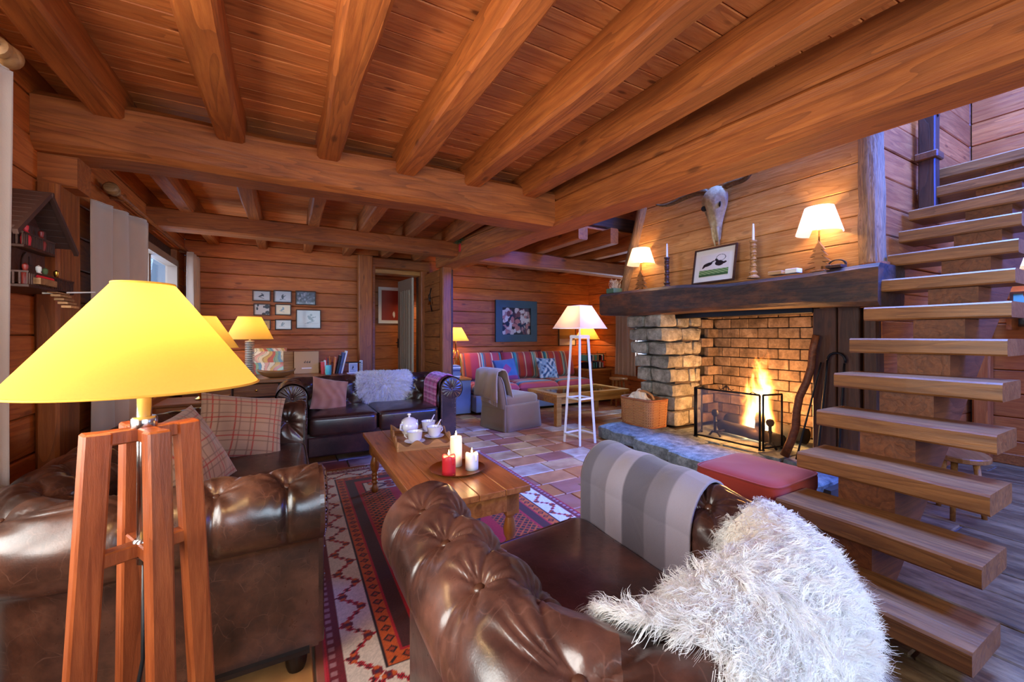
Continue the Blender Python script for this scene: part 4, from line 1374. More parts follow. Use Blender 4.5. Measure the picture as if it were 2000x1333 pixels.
# ------------------------------------------------------------------ rug
def rug_paint(X, Y, W, L):
    """hand-knotted pattern; X in [0,W], Y in [0,L]"""
    crim, dred, wht, org, brn, dk, pink, rust = pc('#b3122a', '#6e1422', '#d8c8bc', '#c8561c', '#4a1c20', '#2a1218', '#c0848c', '#a83a1a')
    e = np.minimum(np.minimum(X, W - X), np.minimum(Y, L - Y))
    onx = np.minimum(X, W - X) < np.minimum(Y, L - Y)
    a = np.where(onx, Y, X)                       # coordinate running along the border
    img = np.zeros(X.shape + (3,)); img[:] = crim
    img[e < .35] = brn
    # centre field
    inn = e >= .35
    sidepan = inn & (np.minimum(X, W - X) < .56) & (np.minimum(Y, L - Y) > .6)
    img[sidepan] = dk
    p = (X * 22 + Y * 22); q = (X * 22 - Y * 22)
    lat = (np.abs((p % 1) - .5) > .36) | (np.abs((q % 1) - .5) > .36)
    shade = (.5 + .5 * np.sin(Y * 7.0))[..., None]
    lc = org * (1 - shade * .5) + rust * shade * .5
    img = np.where((sidepan & lat)[..., None], lc, img)
    cell = sidepan & ~lat & (((np.floor(p) + np.floor(q)) % 3) == 0)
    img[cell] = dred
    # white end panels with rust flowers
    for cx in (.58, W - .58, W / 2):
        for cy in (.49, L - .49):
            u = (X - cx) / .2; v = (Y - cy) / .1
            if cx == W / 2:
                m = inn & (np.abs(u) < .9) & (np.abs(v) < 1) 
            else: m = inn & (np.abs(u) < 1) & (np.abs(v) < 1)
            img[m] = wht
            img[m & ((np.abs(u) > .93) | (np.abs(v) > .9))] = brn
            st = m & ((np.abs(u - v) < .13) | (np.abs(u + v) < .13)) & (np.abs(u) < .8)
            img[st] = np.array(lin('#5a3458'))
            for su in (-.62, 0, .62):
                for sv in (-.5, .5):
                    fl = m & ((((u - su) / .17) ** 2 + ((v - sv) / .27) ** 2) < 1)
                    img[fl] = org if su else rust
            img[m & (np.abs(u) + np.abs(v) < .28)] = dred
            img[m & (np.abs(u) + np.abs(v) < .13)] = org
    # small scattered motifs in the red field
    fld = inn & ~sidepan & (np.abs(X - W / 2) < .28) & (np.minimum(Y, L - Y) > .62)
    gx = (X * 9) % 1 - .5; gy = (Y * 6.5) % 1 - .5
    k = (np.floor(X * 9) * 7 + np.floor(Y * 6.5) * 13) % 5
    img[fld & ((np.abs(gx) + np.abs(gy)) < .24) & (k == 0)] = np.array(lin('#d8a890'))
    img[fld & ((np.abs(gx) + np.abs(gy)) < .2) & (k == 2)] = dk
    img[fld & ((np.abs(gx) + np.abs(gy)) < .17) & (k == 3)] = org
    med = (np.abs(X - W / 2) / .22 + np.abs(Y - L / 2) / .5)
    ring = (np.abs(med - 1) < .07) & inn & ~sidepan
    img[ring] = dk
    # borders from the inside out
    b = (e >= .265) & (e < .35); img[b] = brn
    img[(e >= .335) & (e < .35)] = crim
    b = (e >= .205) & (e < .265); img[b] = org
    dm = b & (np.abs(e - .235) / .024 + np.abs((a * 16) % 1 - .5) / .36 < 1); img[dm] = dk
    img[b & (np.abs(e - .235) / .014 + np.abs((a * 16) % 1 - .5) / .2 < 1)] = rust
    img[(e >= .197) & (e < .207)] = dk; img[(e >= .262) & (e < .272)] = crim
    b = (e >= .065) & (e < .197); img[b] = wht
    ph = (a / .2) % 1; tri = np.abs(ph - .5) * 2
    zz = .078 + .1 * tri + .006 * np.sign(np.sin(a * 240))
    img[b & (np.abs(e - zz) < .013)] = crim
    img[b & (np.abs(e - zz) < .004)] = dk
    for off, ec in ((.0, .165), (.5, .1)):
        d = np.abs(((a / .2 + off + .5) % 1) - .5) * .2
        f1 = b & ((d / .02) ** 2 + ((e - ec) / .02) ** 2 < 1); img[f1] = dred
        f2 = b & ((np.abs(d - .018) / .008) ** 2 + ((e - ec) / .012) ** 2 < 1); img[f2] = org
        img[b & ((d / .007) ** 2 + ((e - ec) / .007) ** 2 < 1)] = np.array(lin('#3a2440'))
    b = e < .065; img[b] = dred
    img[b & (np.abs(e - .03) < .011) & (((a * 24) % 1) < .55)] = pink * .7
    img[e < .012] = crim
    jit = .85 + .3 * RS.rand(*X.shape)
    return img * jit[..., None]
def make_rug():
    W, L = 1.6, 2.56
    nx, ny = 300, 470
    t = thing('oriental_rug', 'red hand knotted oriental rug with white zigzag border under the coffee table', 'rug', (.93, 2.57, 0), math.radians(-.8))
    xs = np.linspace(0, W, nx); ys = np.linspace(0, L, ny)
    X, Y = np.meshgrid(xs, ys, indexing='ij')
    Zh = .010 + .0012 * np.sin(X * 9) * np.sin(Y * 7)
    edge = (X < 1e-6) | (Y < 1e-6) | (X > W - 1e-6) | (Y > L - 1e-6)
    Zh[edge] = .001
    P = np.stack([X - W / 2, Y - L / 2, Zh], -1)
    o = quad_mesh('pile', P, grid_faces(nx, ny), M['rug'], t, False)
    set_paint(o, rug_paint(X, Y, W, L).astype(np.float32))
    mb = MB()
    for i in range(150):
        x = -W / 2 + W * (i + .5) / 150
        for sy in (-1, 1):
            dx = random.uniform(-.012, .012)
            mb.box((0, 0, 0), (.006, .05, .004), M=Matrix.Translation((x, sy * L / 2 - (.05 if sy < 0 else 0), .001)) @ Matrix.Rotation(dx * 14, 4, 'Z'))
    f = mb.build('fringe', M['paper'], t); f['kind'] = 'stuff'
make_rug()

# ------------------------------------------------------------------ coffee table
ct = thing('coffee_table', 'long pine coffee table with turned legs on the rug', 'table', (.79, 2.53, .012), 0)
TLn, TW, TH = 1.56, .56, .438
for i in range(4):
    w = TW / 4
    box('board', (-TW / 2 + w * i + .0008, -TLn / 2, TH - .03), (-TW / 2 + w * (i + 1) - .0008, TLn / 2, TH + random.uniform(-.0006, .0006)), M['table'], ct, ch=.003)
box('apron', (-TW / 2 + .05, -TLn / 2 + .06, TH - .13), (-TW / 2 + .07, TLn / 2 - .06, TH - .03), M['table'], ct)
box('apron', (TW / 2 - .07, -TLn / 2 + .06, TH - .13), (TW / 2 - .05, TLn / 2 - .06, TH - .03), M['table'], ct)
box('apron', (-TW / 2 + .05, -TLn / 2 + .05, TH - .13), (TW / 2 - .05, -TLn / 2 + .07, TH - .03), M['table'], ct)
box('apron', (-TW / 2 + .05, TLn / 2 - .07, TH - .13), (TW / 2 - .05, TLn / 2 - .05, TH - .03), M['table'], ct)
legp = [(.02, 0), (.026, .01), (.027, .03), (.018, .045), (.016, .06), (.026, .075), (.018, .09), (.025, .105), (.018, .12), (.026, .135), (.018, .15), (.03, .175), (.034, .21), (.026, .245), (.02, .265), (.03, .28), (.03, .29)]
for sx in (-1, 1):
    for sy in (-1, 1):
        mb = MB(); mb.lathe(legp, 16); mb.box((-.035, -.035, .288), (.035, .035, TH - .03))
        o = mb.build('leg', M['table_leg'], ct, True, loc=(sx * (TW / 2 - .075), sy * (TLn / 2 - .085), 0)); autosmooth(o)
TT = .45 + .0005
# serving tray with wavy rim
def tray():
    t = thing('serving_tray', 'wooden serving tray with scalloped rim holding the tea set', 'tray', (.845, 2.9, TT), math.radians(-8))
    w, d = .38, .56
    box('tray_bottom', (-w / 2, -d / 2, 0), (w / 2, d / 2, .012), M['carved'], t, ch=.003)
    def side(L, hgt=.062):
        n = 40; top = []
        for i in range(n + 1):
            u = i / n
            top.append((-L / 2 + L * u, hgt * (.72 + .28 * math.cos(2 * PI * u * 3) * (1 if L > .4 else 1))))
        return [(-L / 2, 0), (L / 2, 0)] + top[::-1]
    for s in (-1, 1):
        prism('tray_side', side(w), .011, M['carved'], t, loc=(0, s * d / 2 - (.011 if s > 0 else 0), .0))
        prism('tray_side', side(d), .011, M['carved'], t, loc=(s * w / 2 + (.0 if s > 0 else .011), 0, 0), rot=(0, 0, PI / 2))
tray()
def on_tray(x, y):
    a = math.radians(-8); c, s = math.cos(a), math.sin(a)
    return (.845 + c * x - s * y, 2.9 + s * x + c * y, TT + .0125)
def cup(label, x, y, r=.052, h=.058, spoon=False, rz=0):
    t = thing('teacup', label, 'cup', on_tray(x, y), rz, 'tea set on the tray')
    lathe('saucer', [(.0, .001), (.03, .001), (.035, .004), (.068, .014), (.07, .017), (.03, .009), (.0, .008)], M['china'], t, 24)
    lathe('bowl', [(.026, .009), (.03, .012), (r * .86, .03), (r, .02 + h), (r + .003, .024 + h), (r - .002, .022 + h), (r * .8, .034), (.0, .02)], M['china'], t, 24)
    tube('handle', [(r - .004, 0, .06), (r + .022, 0, .064), (r + .026, 0, .045), (r + .008, 0, .03)], .0045, M['china'], t, 8)
    if spoon:
        s = thing('teaspoon', 'steel teaspoon standing in the ' + spoon, 'spoon', on_tray(x, y), 0, 'teaspoons')
        mb = MB(); mb.tube([(-.012, .0, .03), (.03, .012, .085), (.055, .02, .122)], .0042, 6)
        mb.build('spoon_handle', M['china'], s, True)
        mesh_obj('spoon_bowl', BUTTON, None, s, (-.014, 0, .032))
    return t
def teapot():
    t = thing('sugar_bowl', 'lidded white china sugar bowl with two handles on the tray', 'bowl', on_tray(-.07, .1), .6)
    lathe('bowl', [(.035, 0), (.04, .006), (.05, .02), (.066, .055), (.066, .08), (.056, .1), (.052, .104)], M['china'], t, 24)
    l = lathe('lid', [(.058, .102), (.05, .115), (.03, .128), (.008, .134), (.006, .142), (.014, .15), (.012, .16), (.0, .164)], M['china'], t, 24)
    for s in (-1, 1):
        tube('handle', [(s * .06, 0, .085), (s * .09, 0, .095), (s * .096, 0, .06), (s * .062, 0, .045)], .0055, M['china'], t, 8)
teapot()
cup('white teacup nearest the corner of the tray, in front of the sugar bowl', -.06, -.14, rz=2.4)
cup('white teacup with a spoon in the middle of the tray edge', .09, -.04, spoon='front teacup', rz=.4)
cup('white teacup with a spoon at the far side of the tray', .08, .16, spoon='far teacup', rz=.9)
# brass plate with three candles
pl = thing('candle_plate', 'round copper coloured plate with three candles on the coffee table', 'plate', (.83, 2.14, TT))
lathe('dish', [(.0, .0), (.1, .0), (.125, .004), (.15, .014), (.152, .017), (.124, .008), (.1, .005), (.0, .005)], M['copper'], pl, 40)
def candle(label, x, y, r, h, mat, lit=True, drip=False, z=TT + .006):
    t = thing('pillar_candle', label, 'candle', (x, y, z), group=None)
    n = 20; rows = []
    P = []
    prof = [(.0, 0), (r, 0), (r, .25 * h), (r, .5 * h), (r, .75 * h), (r * .99, h * .96), (r * .93, h), (r * .8, h - .004), (0, h - .008)]
    for (a, zz) in prof:
        for k in range(n):
            th = 2 * PI * k / n
            P.append((a * math.cos(th), a * math.sin(th), zz + (.006 * math.sin(3 * th + 1) if zz > .9 * h and drip else 0)))
    quad_mesh('wax', P, grid_faces(len(prof), n, False, True), mat, t, True, True)
    if drip:
        pts = [(r * math.cos(.6 - k * .04), r * math.sin(.6 - k * .04), h * (1.0 - .09 * k)) for k in range(8)]
        tube('wax_drip', pts, [.008, .012, .010, .007, .006, .006, .008, .004], mat, t, 8)
        pts = [(r * math.cos(-1.2), r * math.sin(-1.2), h * (1.0 - .1 * k)) for k in range(5)]
        tube('wax_drip', pts, [.006, .01, .007, .006, .008], mat, t, 8)
    tube('wick', [(0, 0, h - .008), (.001, 0, h + .008)], .0012, M['iron'], t, 5)
    if lit:
        lathe('candle_flame', [(.0, h + .002), (.004, h + .006), (.0055, h + .012), (.003, h + .022), (.0, h + .034)], M['flame'], t, 10)
        point_light('candle_light', (0, 0, h + .03), .5, (1, .6, .25), .01, t)
    return t
candle('tall cream pillar candle, lit, on the copper plate', .845, 2.2, .034, .165, M['wax'])
candle('short red pillar candle, lit, on the copper plate', .757, 2.075, .036, .1, M['waxred'], drip=True)
candle('short white candle with heavy drips, lit, on the copper plate', .9, 2.1, .036, .085, M['waxwhite'], drip=True)

# ------------------------------------------------------------------ big tripod lamp in the foreground
def shade(name, r0, r1, z0, z1, mat, parent, n=40, sides=None, trim=None, th=.0015):
    n = sides or n
    P = []; ph = PI / n if sides else 0
    for (r, z) in ((r0, z0), (r0 * .75 + r1 * .25, z0 * .75 + z1 * .25), (r0 * .5 + r1 * .5, (z0 + z1) / 2), (r0 * .25 + r1 * .75, z0 * .25 + z1 * .75), (r1, z1)):
        for k in range(n): P.append((r * math.cos(2 * PI * k / n + ph), r * math.sin(2 * PI * k / n + ph), z))
    o = quad_mesh(name, P, grid_faces(5, n, False, True), mat, parent, not sides)
    if trim is not None:
        for r, z in ((r0, z0), (r1, z1)):
            tube('shade_rim', [(r * math.cos(2 * PI * k / n + ph), r * math.sin(2 * PI * k / n + ph), z) for k in range(n)], .0025, trim, o, 6, closed=True)
    return o
def bulb(parent, z, r=.03):
    lathe('bulb', [(.012, z - .06), (.014, z - .04), (r * .8, z - .02), (r, z), (r * .75, z + .02), (0, z + .032)], M['bulb'], parent, 14)
tl = thing('tripod_lamp', 'tall redwood floor lamp with four splayed legs and a wide yellow conical shade', 'lamp', (-.275, 1.18, 0), math.radians(-4))
legs = {}
ang = math.radians(32)
for k in range(4):
    a = ang + k * PI / 2
    dx, dy = math.cos(a), math.sin(a)
    top = Vector((dx * .076, dy * .076, 1.0)); bot = Vector((dx * .124, dy * .124, 0.0))
    mb = MB(); mb.bar(bot, top, .04, .044, .004, up=(dx, dy, 0))
    o = mb.build('leg', M['lampwood'], tl)
for z_, k_ in ((.985, 1.0), (.735, 1.15)):
    for a in (ang, ang + PI / 2):
        dx, dy = math.cos(a) * .08 * k_, math.sin(a) * .08 * k_
        mb = MB(); mb.bar((-dx, -dy, z_), (dx, dy, z_), .03, .03, .003); mb.build('cross_bar', M['lampwood'], tl)
tube('pole', [(0, 0, .7), (0, 0, 1.16)], .013, M['chrome'], tl, 14)
lathe('collar', [(.02, .995), (.023, 1.0), (.023, 1.018), (.02, 1.022)], M['chrome'], tl, 16)
lathe('collar', [(.016, .715), (.02, .72), (.02, .75), (.016, .755)], M['chrome'], tl, 16)
shade('lamp_shade', .214, .053, 1.088, 1.312, M['shade_yellow'], tl, 64, trim=M['shade_trim'])
bulb(tl, 1.21, .026)
point_light('lamp_light', (0, 0, 1.21), 5.5, WARM, .03, tl)
mb = MB(); mb.tube([(.0, 0, .72), (.004, -.02, .5), (-.02, -.05, .3), (-.05, -.1, .1), (-.06, -.14, .006), (-.12, -.2, .006)], .004, 6)
mb.build('power_cord', M['blackp'], tl, True)

# ------------------------------------------------------------------ pillows
def pillow(name, label, w, h, T, fn, M4, cat='pillow', group=None, mat=None, n=44, wr=.012, seed=0):
    """square throw pillow; local XY plane is its face, +Z its front"""
    t = thing(name, label, cat, tuple(M4.translation), group=group)
    R4 = M4.to_3x3().to_4x4()
    u = np.linspace(-1, 1, n); U, V = np.meshgrid(u, u, indexing='ij')
    pin = 1 - .07 * (1 - np.abs(V) ** 2); pin2 = 1 - .07 * (1 - np.abs(U) ** 2)
    X = U * w / 2 * pin; Y = V * h / 2 * pin2
    th = T / 2 * (np.clip(1 - U ** 2, 0, 1) ** .55) * (np.clip(1 - V ** 2, 0, 1) ** .55)
    wob = np.zeros_like(U)
    for i in range(n):
        for j in range(n):
            wob[i, j] = mnoise.noise(Vector((U[i, j] * 2.2 + seed, V[i, j] * 2.2, seed * 3.1)))
    th = th * (1 + .0 * wob); dz = wr * wob * (np.clip(1 - U ** 4, 0, 1) * np.clip(1 - V ** 4, 0, 1))
    bend = -.03 * (U ** 2 + V ** 2) * 0
    A = np.stack([X, Y, th + dz + bend], -1).reshape(-1, 3); B_ = np.stack([X, Y, -th + dz * .3 + bend], -1).reshape(-1, 3)
    F = np.concatenate([grid_faces(n, n), grid_faces(n, n, base=n * n)[:, ::-1]])
    o = quad_mesh('cover', np.concatenate([A, B_]), F, mat or M['cloth'], t, True)
    if fn is not None:
        c = fn(U * w / 2, V * h / 2); set_paint(o, np.concatenate([c.reshape(-1, 3), c.reshape(-1, 3)]).astype(np.float32))
    o.matrix_basis = R4
    pts = [(X[i, 0], Y[i, 0], dz[i, 0]) for i in range(n)] + [(X[-1, j], Y[-1, j], dz[-1, j]) for j in range(1, n)] + [(X[i, -1], Y[i, -1], dz[i, -1]) for i in range(n - 2, -1, -1)] + [(X[0, j], Y[0, j], dz[0, j]) for j in range(n - 2, 0, -1)]
    return t
def look(loc, normal, up=(0, 0, 1), roll=0.0):
    z = Vector(normal).normalized(); x = Vector(up).cross(z).normalized(); y = z.cross(x)
    Mx = Matrix((x, y, z)).transposed().to_4x4() @ Matrix.Rotation(roll, 4, 'Z'); Mx.translation = Vector(loc)
    return Mx
def plaid_paint(X, Y):
    base, red, brn = pc('#a98468', '#a03428', '#5e3a2c')
    img = np.zeros(X.shape + (3,)); img[:] = base
    for A, off in ((X, 0.0), (Y, .02)):
        p = ((A + off) / .058) % 1
        img[np.abs(p - .5) < .05] = brn * .6 + base * .4
        p2 = ((A + off) / .116) % 1
        img[np.abs(p2 - .5) < .03] = red
    return img
pillow('plaid_pillow', 'tan plaid pillow leaning in the far corner of the long sofa', .46, .40, .15, plaid_paint, look((-.24, 3.0, .64), (.28, -.86, .42), roll=-.2), group='tan plaid pillows', n=70, seed=1)
pillow('plaid_pillow', 'tan plaid pillow against the sofa back behind the tripod lamp', .44, .42, .15, plaid_paint, look((-.40, 2.45, .63), (.80, -.30, .45), roll=.12), group='tan plaid pillows', n=70, seed=2)
def beige_paint(X, Y):
    a, b = pc('#b98468', '#96563c')
    f = (.5 + .5 * np.sin(X * 60 + 4 * np.sin(Y * 14)))[..., None] * .5
    return a * (1 - f) + b * f
pillow('crushed_pillow', 'crumpled pinkish tan pillow on the dark loveseat', .36, .34, .13, beige_paint, look((.38, 4.5, .6), (.3, -.85, .4), roll=-.25), wr=.03, seed=5)

# ------------------------------------------------------------------ throws and sheepskins that follow the upholstery
def xform(o): return Matrix.Translation(o.location) @ o.rotation_euler.to_matrix().to_4x4()
def world(P, o):
    A = np.array(xform(o)); sh = P.shape
    Q = P.reshape(-1, 3) @ A[:3, :3].T + A[:3, 3]
    return Q.reshape(sh)
def throw(name, label, ch, sofa, s0, s1, t0, t1, fn, off=.014, fringe=None, ns=70, nt=110, wavy=.004):
    sv = np.linspace(s0, s1, ns); tv = np.linspace(t0, t1, nt)
    P = world(ch.surf(sv, tv, off, True), sofa)
    Sg, Tg = np.meshgrid(np.linspace(0, 1, ns), np.linspace(0, 1, nt), indexing='ij')
    N = ch.normals(P)
    P = P + N * (wavy * np.sin(Sg * 17 + 3 * Tg))[..., None]
    ctr = P.reshape(-1, 3).mean(0); ctr[2] = P[..., 2].min()
    t = thing(name, label, 'blanket', tuple(ctr))
    o = quad_mesh('weave', (P - ctr), grid_faces(ns, nt), M['cloth'], t, True)
    set_paint(o, fn(Sg * (s1 - s0), Tg * (t1 - t0)).astype(np.float32))
    sd = o.modifiers.new('thick', 'SOLIDIFY'); sd.thickness = .007; sd.offset = 0
    if fringe is not None:
        mb = MB()
        for j in (0, -1):
            for i in range(0, ns):
                p = Vector(P[i, j] - ctr)
                q = p + Vector((random.uniform(-.006, .006), random.uniform(-.006, .006), -random.uniform(.03, .05)))
                mb.tube([p, (p + q) / 2 + Vector((random.uniform(-.004, .004), 0, 0)), q], [.0022, .0018, .001], 4)
        f = mb.build('fringe', fringe, t, True); f['kind'] = 'stuff'
    return t
def grey_paint(S, T):
    a, b, c = pc('#8f8794', '#6e6874', '#58535e')
    img = np.zeros(S.shape + (3,)); img[:] = b
    p = (S / .3) % 1
    img[p < .3] = a; img[(p > .62)] = c
    q = (T / .34) % 1
    img *= np.where(q < .5, 1.08, .94)[..., None]
    return img
Tm = cB.t[-1]
throw('grey_blanket', 'grey checked wool blanket over the far arm of the foreground armchair', cB, chairB, cB.S - .56, cB.S - .015, .14, cB.T_top + .34, grey_paint, fringe=M['paper'])
def pink_paint(S, T):
    a, b, c = pc('#b8447c', '#d088a8', '#7a2850')
    img = np.zeros(S.shape + (3,)); img[:] = a
    for A, w in ((S, .07), (T, .07)):
        p = (A / w) % 1
        img[np.abs(p - .5) < .06] = b; img[np.abs(p - .15) < .05] = c
    return img
throw('pink_blanket', 'pink plaid blanket over the right arm of the loveseat', cC, sofaC, .1, .52, .03, cC.T_top + .3, pink_paint, fringe=M['red_leather'], ns=50, nt=70)

def sheepskin(name, label, ch, sofa, s0, s1, t0, t1, mat, n_lock, per, length, width, seed, group=None, outline=None, off=.02):
    rs = np.random.RandomState(seed)
    ns, nt = 90, 110
    sv = np.linspace(s0, s1, ns); tv = np.linspace(t0, t1, nt)
    P = world(ch.surf(sv, tv, off, True), sofa)
    N = ch.normals(P)
    mid = P.reshape(-1, 3).mean(0)
    U, V = np.meshgrid(np.linspace(-1, 1, ns), np.linspace(-1, 1, nt), indexing='ij')
    inside = outline(U, V)
    ctr = mid.copy(); ctr[2] = P[..., 2].min()
    t = thing(name, label, 'sheepskin', tuple(ctr), group=group)
    F = grid_faces(ns, nt)
    keep = inside.reshape(-1)[F].all(1)
    quad_mesh('pelt', P - ctr, F[keep], M['pelt'], t, True)
    # locks of wool
    ii = rs.rand(n_lock * 3) * (ns - 1.001); jj = rs.rand(n_lock * 3) * (nt - 1.001)
    # area weighting: reject by cell area
    du = np.linalg.norm(np.gradient(P, axis=0), axis=2); dv = np.linalg.norm(np.gradient(P, axis=1), axis=2)
    ar = du * dv; ar /= ar.max()
    i0 = ii.astype(int); j0 = jj.astype(int)
    ok = inside[i0, j0] & (rs.rand(len(ii)) < ar[i0, j0])
    ii, jj, i0, j0 = ii[ok][:n_lock], jj[ok][:n_lock], i0[ok][:n_lock], j0[ok][:n_lock]
    def samp(A):
        fi = (ii - i0)[:, None]; fj = (jj - j0)[:, None]
        return (A[i0, j0] * (1 - fi) * (1 - fj) + A[i0 + 1, j0] * fi * (1 - fj) + A[i0, j0 + 1] * (1 - fi) * fj + A[i0 + 1, j0 + 1] * fi * fj)
    p = samp(P); n = samp(N)
    # make normals point away from the upholstery
    n = n if np.mean(n[:, 2]) > 0 else -n
    c3 = np.array([mid[0], mid[1], mid[2]])
    out = p - c3; out -= n * (out * n).sum(1)[:, None]; out /= np.linalg.norm(out, axis=1)[:, None] + 1e-6
    sw = np.stack([np.sin(p[:, 0] * 9 + p[:, 2] * 6), np.cos(p[:, 1] * 8 + p[:, 0] * 5), np.sin(p[:, 1] * 7)], 1)
    d = n * .42 + out * .48 + np.array([0, 0, -.34]) + sw * .32 + rs.normal(0, .16, p.shape)
    d /= np.linalg.norm(d, axis=1)[:, None]
    Ln = length * rs.uniform(.65, 1.2, len(p))
    # strands
    p = np.repeat(p, per, 0) + rs.normal(0, .0035, (len(p) * per, 3)); d0 = np.repeat(d, per, 0)
    ph = np.repeat(rs.rand(len(d)) * 6.28, per); fr = np.repeat(rs.uniform(4, 8, len(d)), per); Ls = np.repeat(Ln, per) * rs.uniform(.8, 1.1, len(p))
    d = d0 + rs.normal(0, .1, d0.shape); d /= np.linalg.norm(d, axis=1)[:, None]
    s1_ = np.cross(d, np.array([0.3, .2, 1.0])); s1_ /= np.linalg.norm(s1_, axis=1)[:, None] + 1e-6
    s2_ = np.cross(d, s1_)
    K = 4
    rows = []
    tip = np.repeat(rs.normal(0, 1, (n_lock if False else len(Ln), 3)), per, 0) * .0
    for k in range(K + 1):
        f = k / K
        q = p + d * (Ls * f)[:, None] + s1_ * (np.sin(ph + fr * f) * Ls * .17 * f)[:, None] + s2_ * (np.cos(ph + fr * f) * Ls * .17 * f)[:, None]
        q = q + np.array([0, 0, -1.0]) * (Ls * .34 * f * f)[:, None]
        w = width * (1 - f ** 2 * .85)
        side = s1_ * np.cos(ph)[:, None] + s2_ * np.sin(ph)[:, None]
        rows.append((q - side * w / 2, q + side * w / 2))
    m = len(p)
    V_ = np.stack([np.stack(r, 1) for r in rows], 1)          # m, K+1, 2, 3
    idx = np.arange(m)[:, None] * (2 * (K + 1)) + np.arange(K)[None, :] * 2
    Fq = np.stack([idx, idx + 1, idx + 3, idx + 2], -1).reshape(-1, 4)
    o = quad_mesh('wool', V_.reshape(-1, 3) - ctr, Fq, mat, t, True)
    o['kind'] = 'stuff'
    return t
def outB(U, V):
    ang = np.arctan2(V, U); r = np.sqrt(U ** 2 + V ** 2)
    lim = 1.0 + .06 * np.sin(ang * 3 + 1) + .05 * np.sin(ang * 7)
    Us = U * .86 + .2 * (-V) * (U < 0) - .05
    Us = np.where(U < 0, U * .8 - np.clip(.62 * (V + .75), -.1, .52), U * .92)
    k = (np.abs(Us) ** 3 + np.abs(V) ** 3) ** (1 / 3)
    return k < lim * .9
sB0 = cB.L1 - .02; sB1 = cB.S - cB.L1 - cB.q * .25
sheepskin('sheepskin', 'fluffy white sheepskin draped over the back of the foreground armchair', cB, chairB, sB0, sB1, .1, cB.T_top + .52, M['fur'], 13500, 8, .048, .0016, 3, outline=outB)
def outC(U, V):
    ang = np.arctan2(V, U); k = (np.abs(U) ** 2.6 + np.abs(V) ** 2.6) ** (1 / 2.6)
    return k < .95 + .07 * np.sin(ang * 4 + 2)
mC = cC.S / 2
sheepskin('sheepskin', 'cream sheepskin draped over the back of the dark loveseat', cC, sofaC, mC - .48, mC + .1, .06, cC.T_top + .16, M['fur2'], 4200, 4, .05, .004, 4, outline=outC)

# ------------------------------------------------------------------ curtains and rods
def curtain(name, label, axis, pos, a0, a1, z0, z1, folds, amp, mat, z1b=None, seed=0, lean=0.0, nx=90):
    nz = 24
    t = thing(name, label, 'curtain', (pos, (a0 + a1) / 2, z0) if axis == 'x' else ((a0 + a1) / 2, pos, z0))
    us = np.linspace(0, 1, nx); vs = np.linspace(0, 1, nz)
    U, V = np.meshgrid(us, vs, indexing='ij')
    zt = z1 + ((z1b if z1b is not None else z1) - z1) * U
    ph = sm_noise(nx, seed, 6, .8)[:, None]
    W = amp * np.sin(U * folds * 2 * PI + ph * 3) * (.75 + .35 * (1 - V)) + lean * (1 - V)
    A = a0 + (a1 - a0) * U + .012 * np.sin(V * 5 + U * 9)
    Z = z0 + (zt - z0) * V
    if axis == 'x': P = np.stack([W, A - (a0 + a1) / 2, Z - z0], -1)
    else: P = np.stack([A - (a0 + a1) / 2, W, Z - z0], -1)
    o = quad_mesh('cloth', P, grid_faces(nx, nz), mat, t, True)
    sd = o.modifiers.new('thick', 'SOLIDIFY'); sd.thickness = .003
    mb = MB(); q = P[:, -1]; mb.tube([tuple(p) for p in q[::3]], .004, 5); mb.build('heading', mat, t, True)
    return t
curtain('linen_curtain', 'taupe linen curtain drawn beside the far left window, behind the cuckoo clock', 'x', -1.03, 3.4, 4.62, .5, 2.02, 3, .028, M['linen'], 2.17, seed=2)
curtain('linen_curtain', 'taupe linen curtain gathered by the back corner of the left window', 'x', -.98, 5.95, 6.36, .72, 2.16, 4, .04, M['linen'], seed=5)
curtain('wool_curtain', 'cream wool curtain at the left edge beside the cuckoo clock', 'x', -.865, 1.7, 2.15, .1, 2.15, 3, .025, M['whitecurtain'], seed=7)
curtain('linen_curtain', 'taupe linen curtain of the far window beside the stone pier', 'x', 5.2, 5.06, 5.56, .5, 2.1, 5, .035, M['linen'], seed=9)
def rod(label, p0, p1, r=.018):
    t = thing('curtain_rod', label, 'curtain rod', p0)
    v = Vector(p1) - Vector(p0)
    tube('pole', [(0, 0, 0), v], r, M['post'], t, 12)
    for e, d in ((Vector((0, 0, 0)), -v.normalized()), (v, v.normalized())):
        o = lathe('finial', [(.02, 0), (.034, .008), (.036, .03), (.024, .036), (.04, .06), (.044, .085), (.03, .11), (.0, .116)], M['carved'], t, 16, loc=e)
        o.rotation_euler = d.to_track_quat('Z', 'Y').to_euler()
    for f in (.06, .94):
        mb = MB(); mb.box((XL - p0[0] + .002, -.012, -.02), (.01, .012, .02)); mb.build('bracket', M['post'], t, loc=v * f)
    return t
rod('turned wooden curtain rod above the far left window', (-1.05, 3.84, 2.2), (-1.05, 6.3, 2.2))
rod('turned wooden curtain rod above the near left window', (-.88, .1, 2.2), (-.88, 2.08, 2.2))

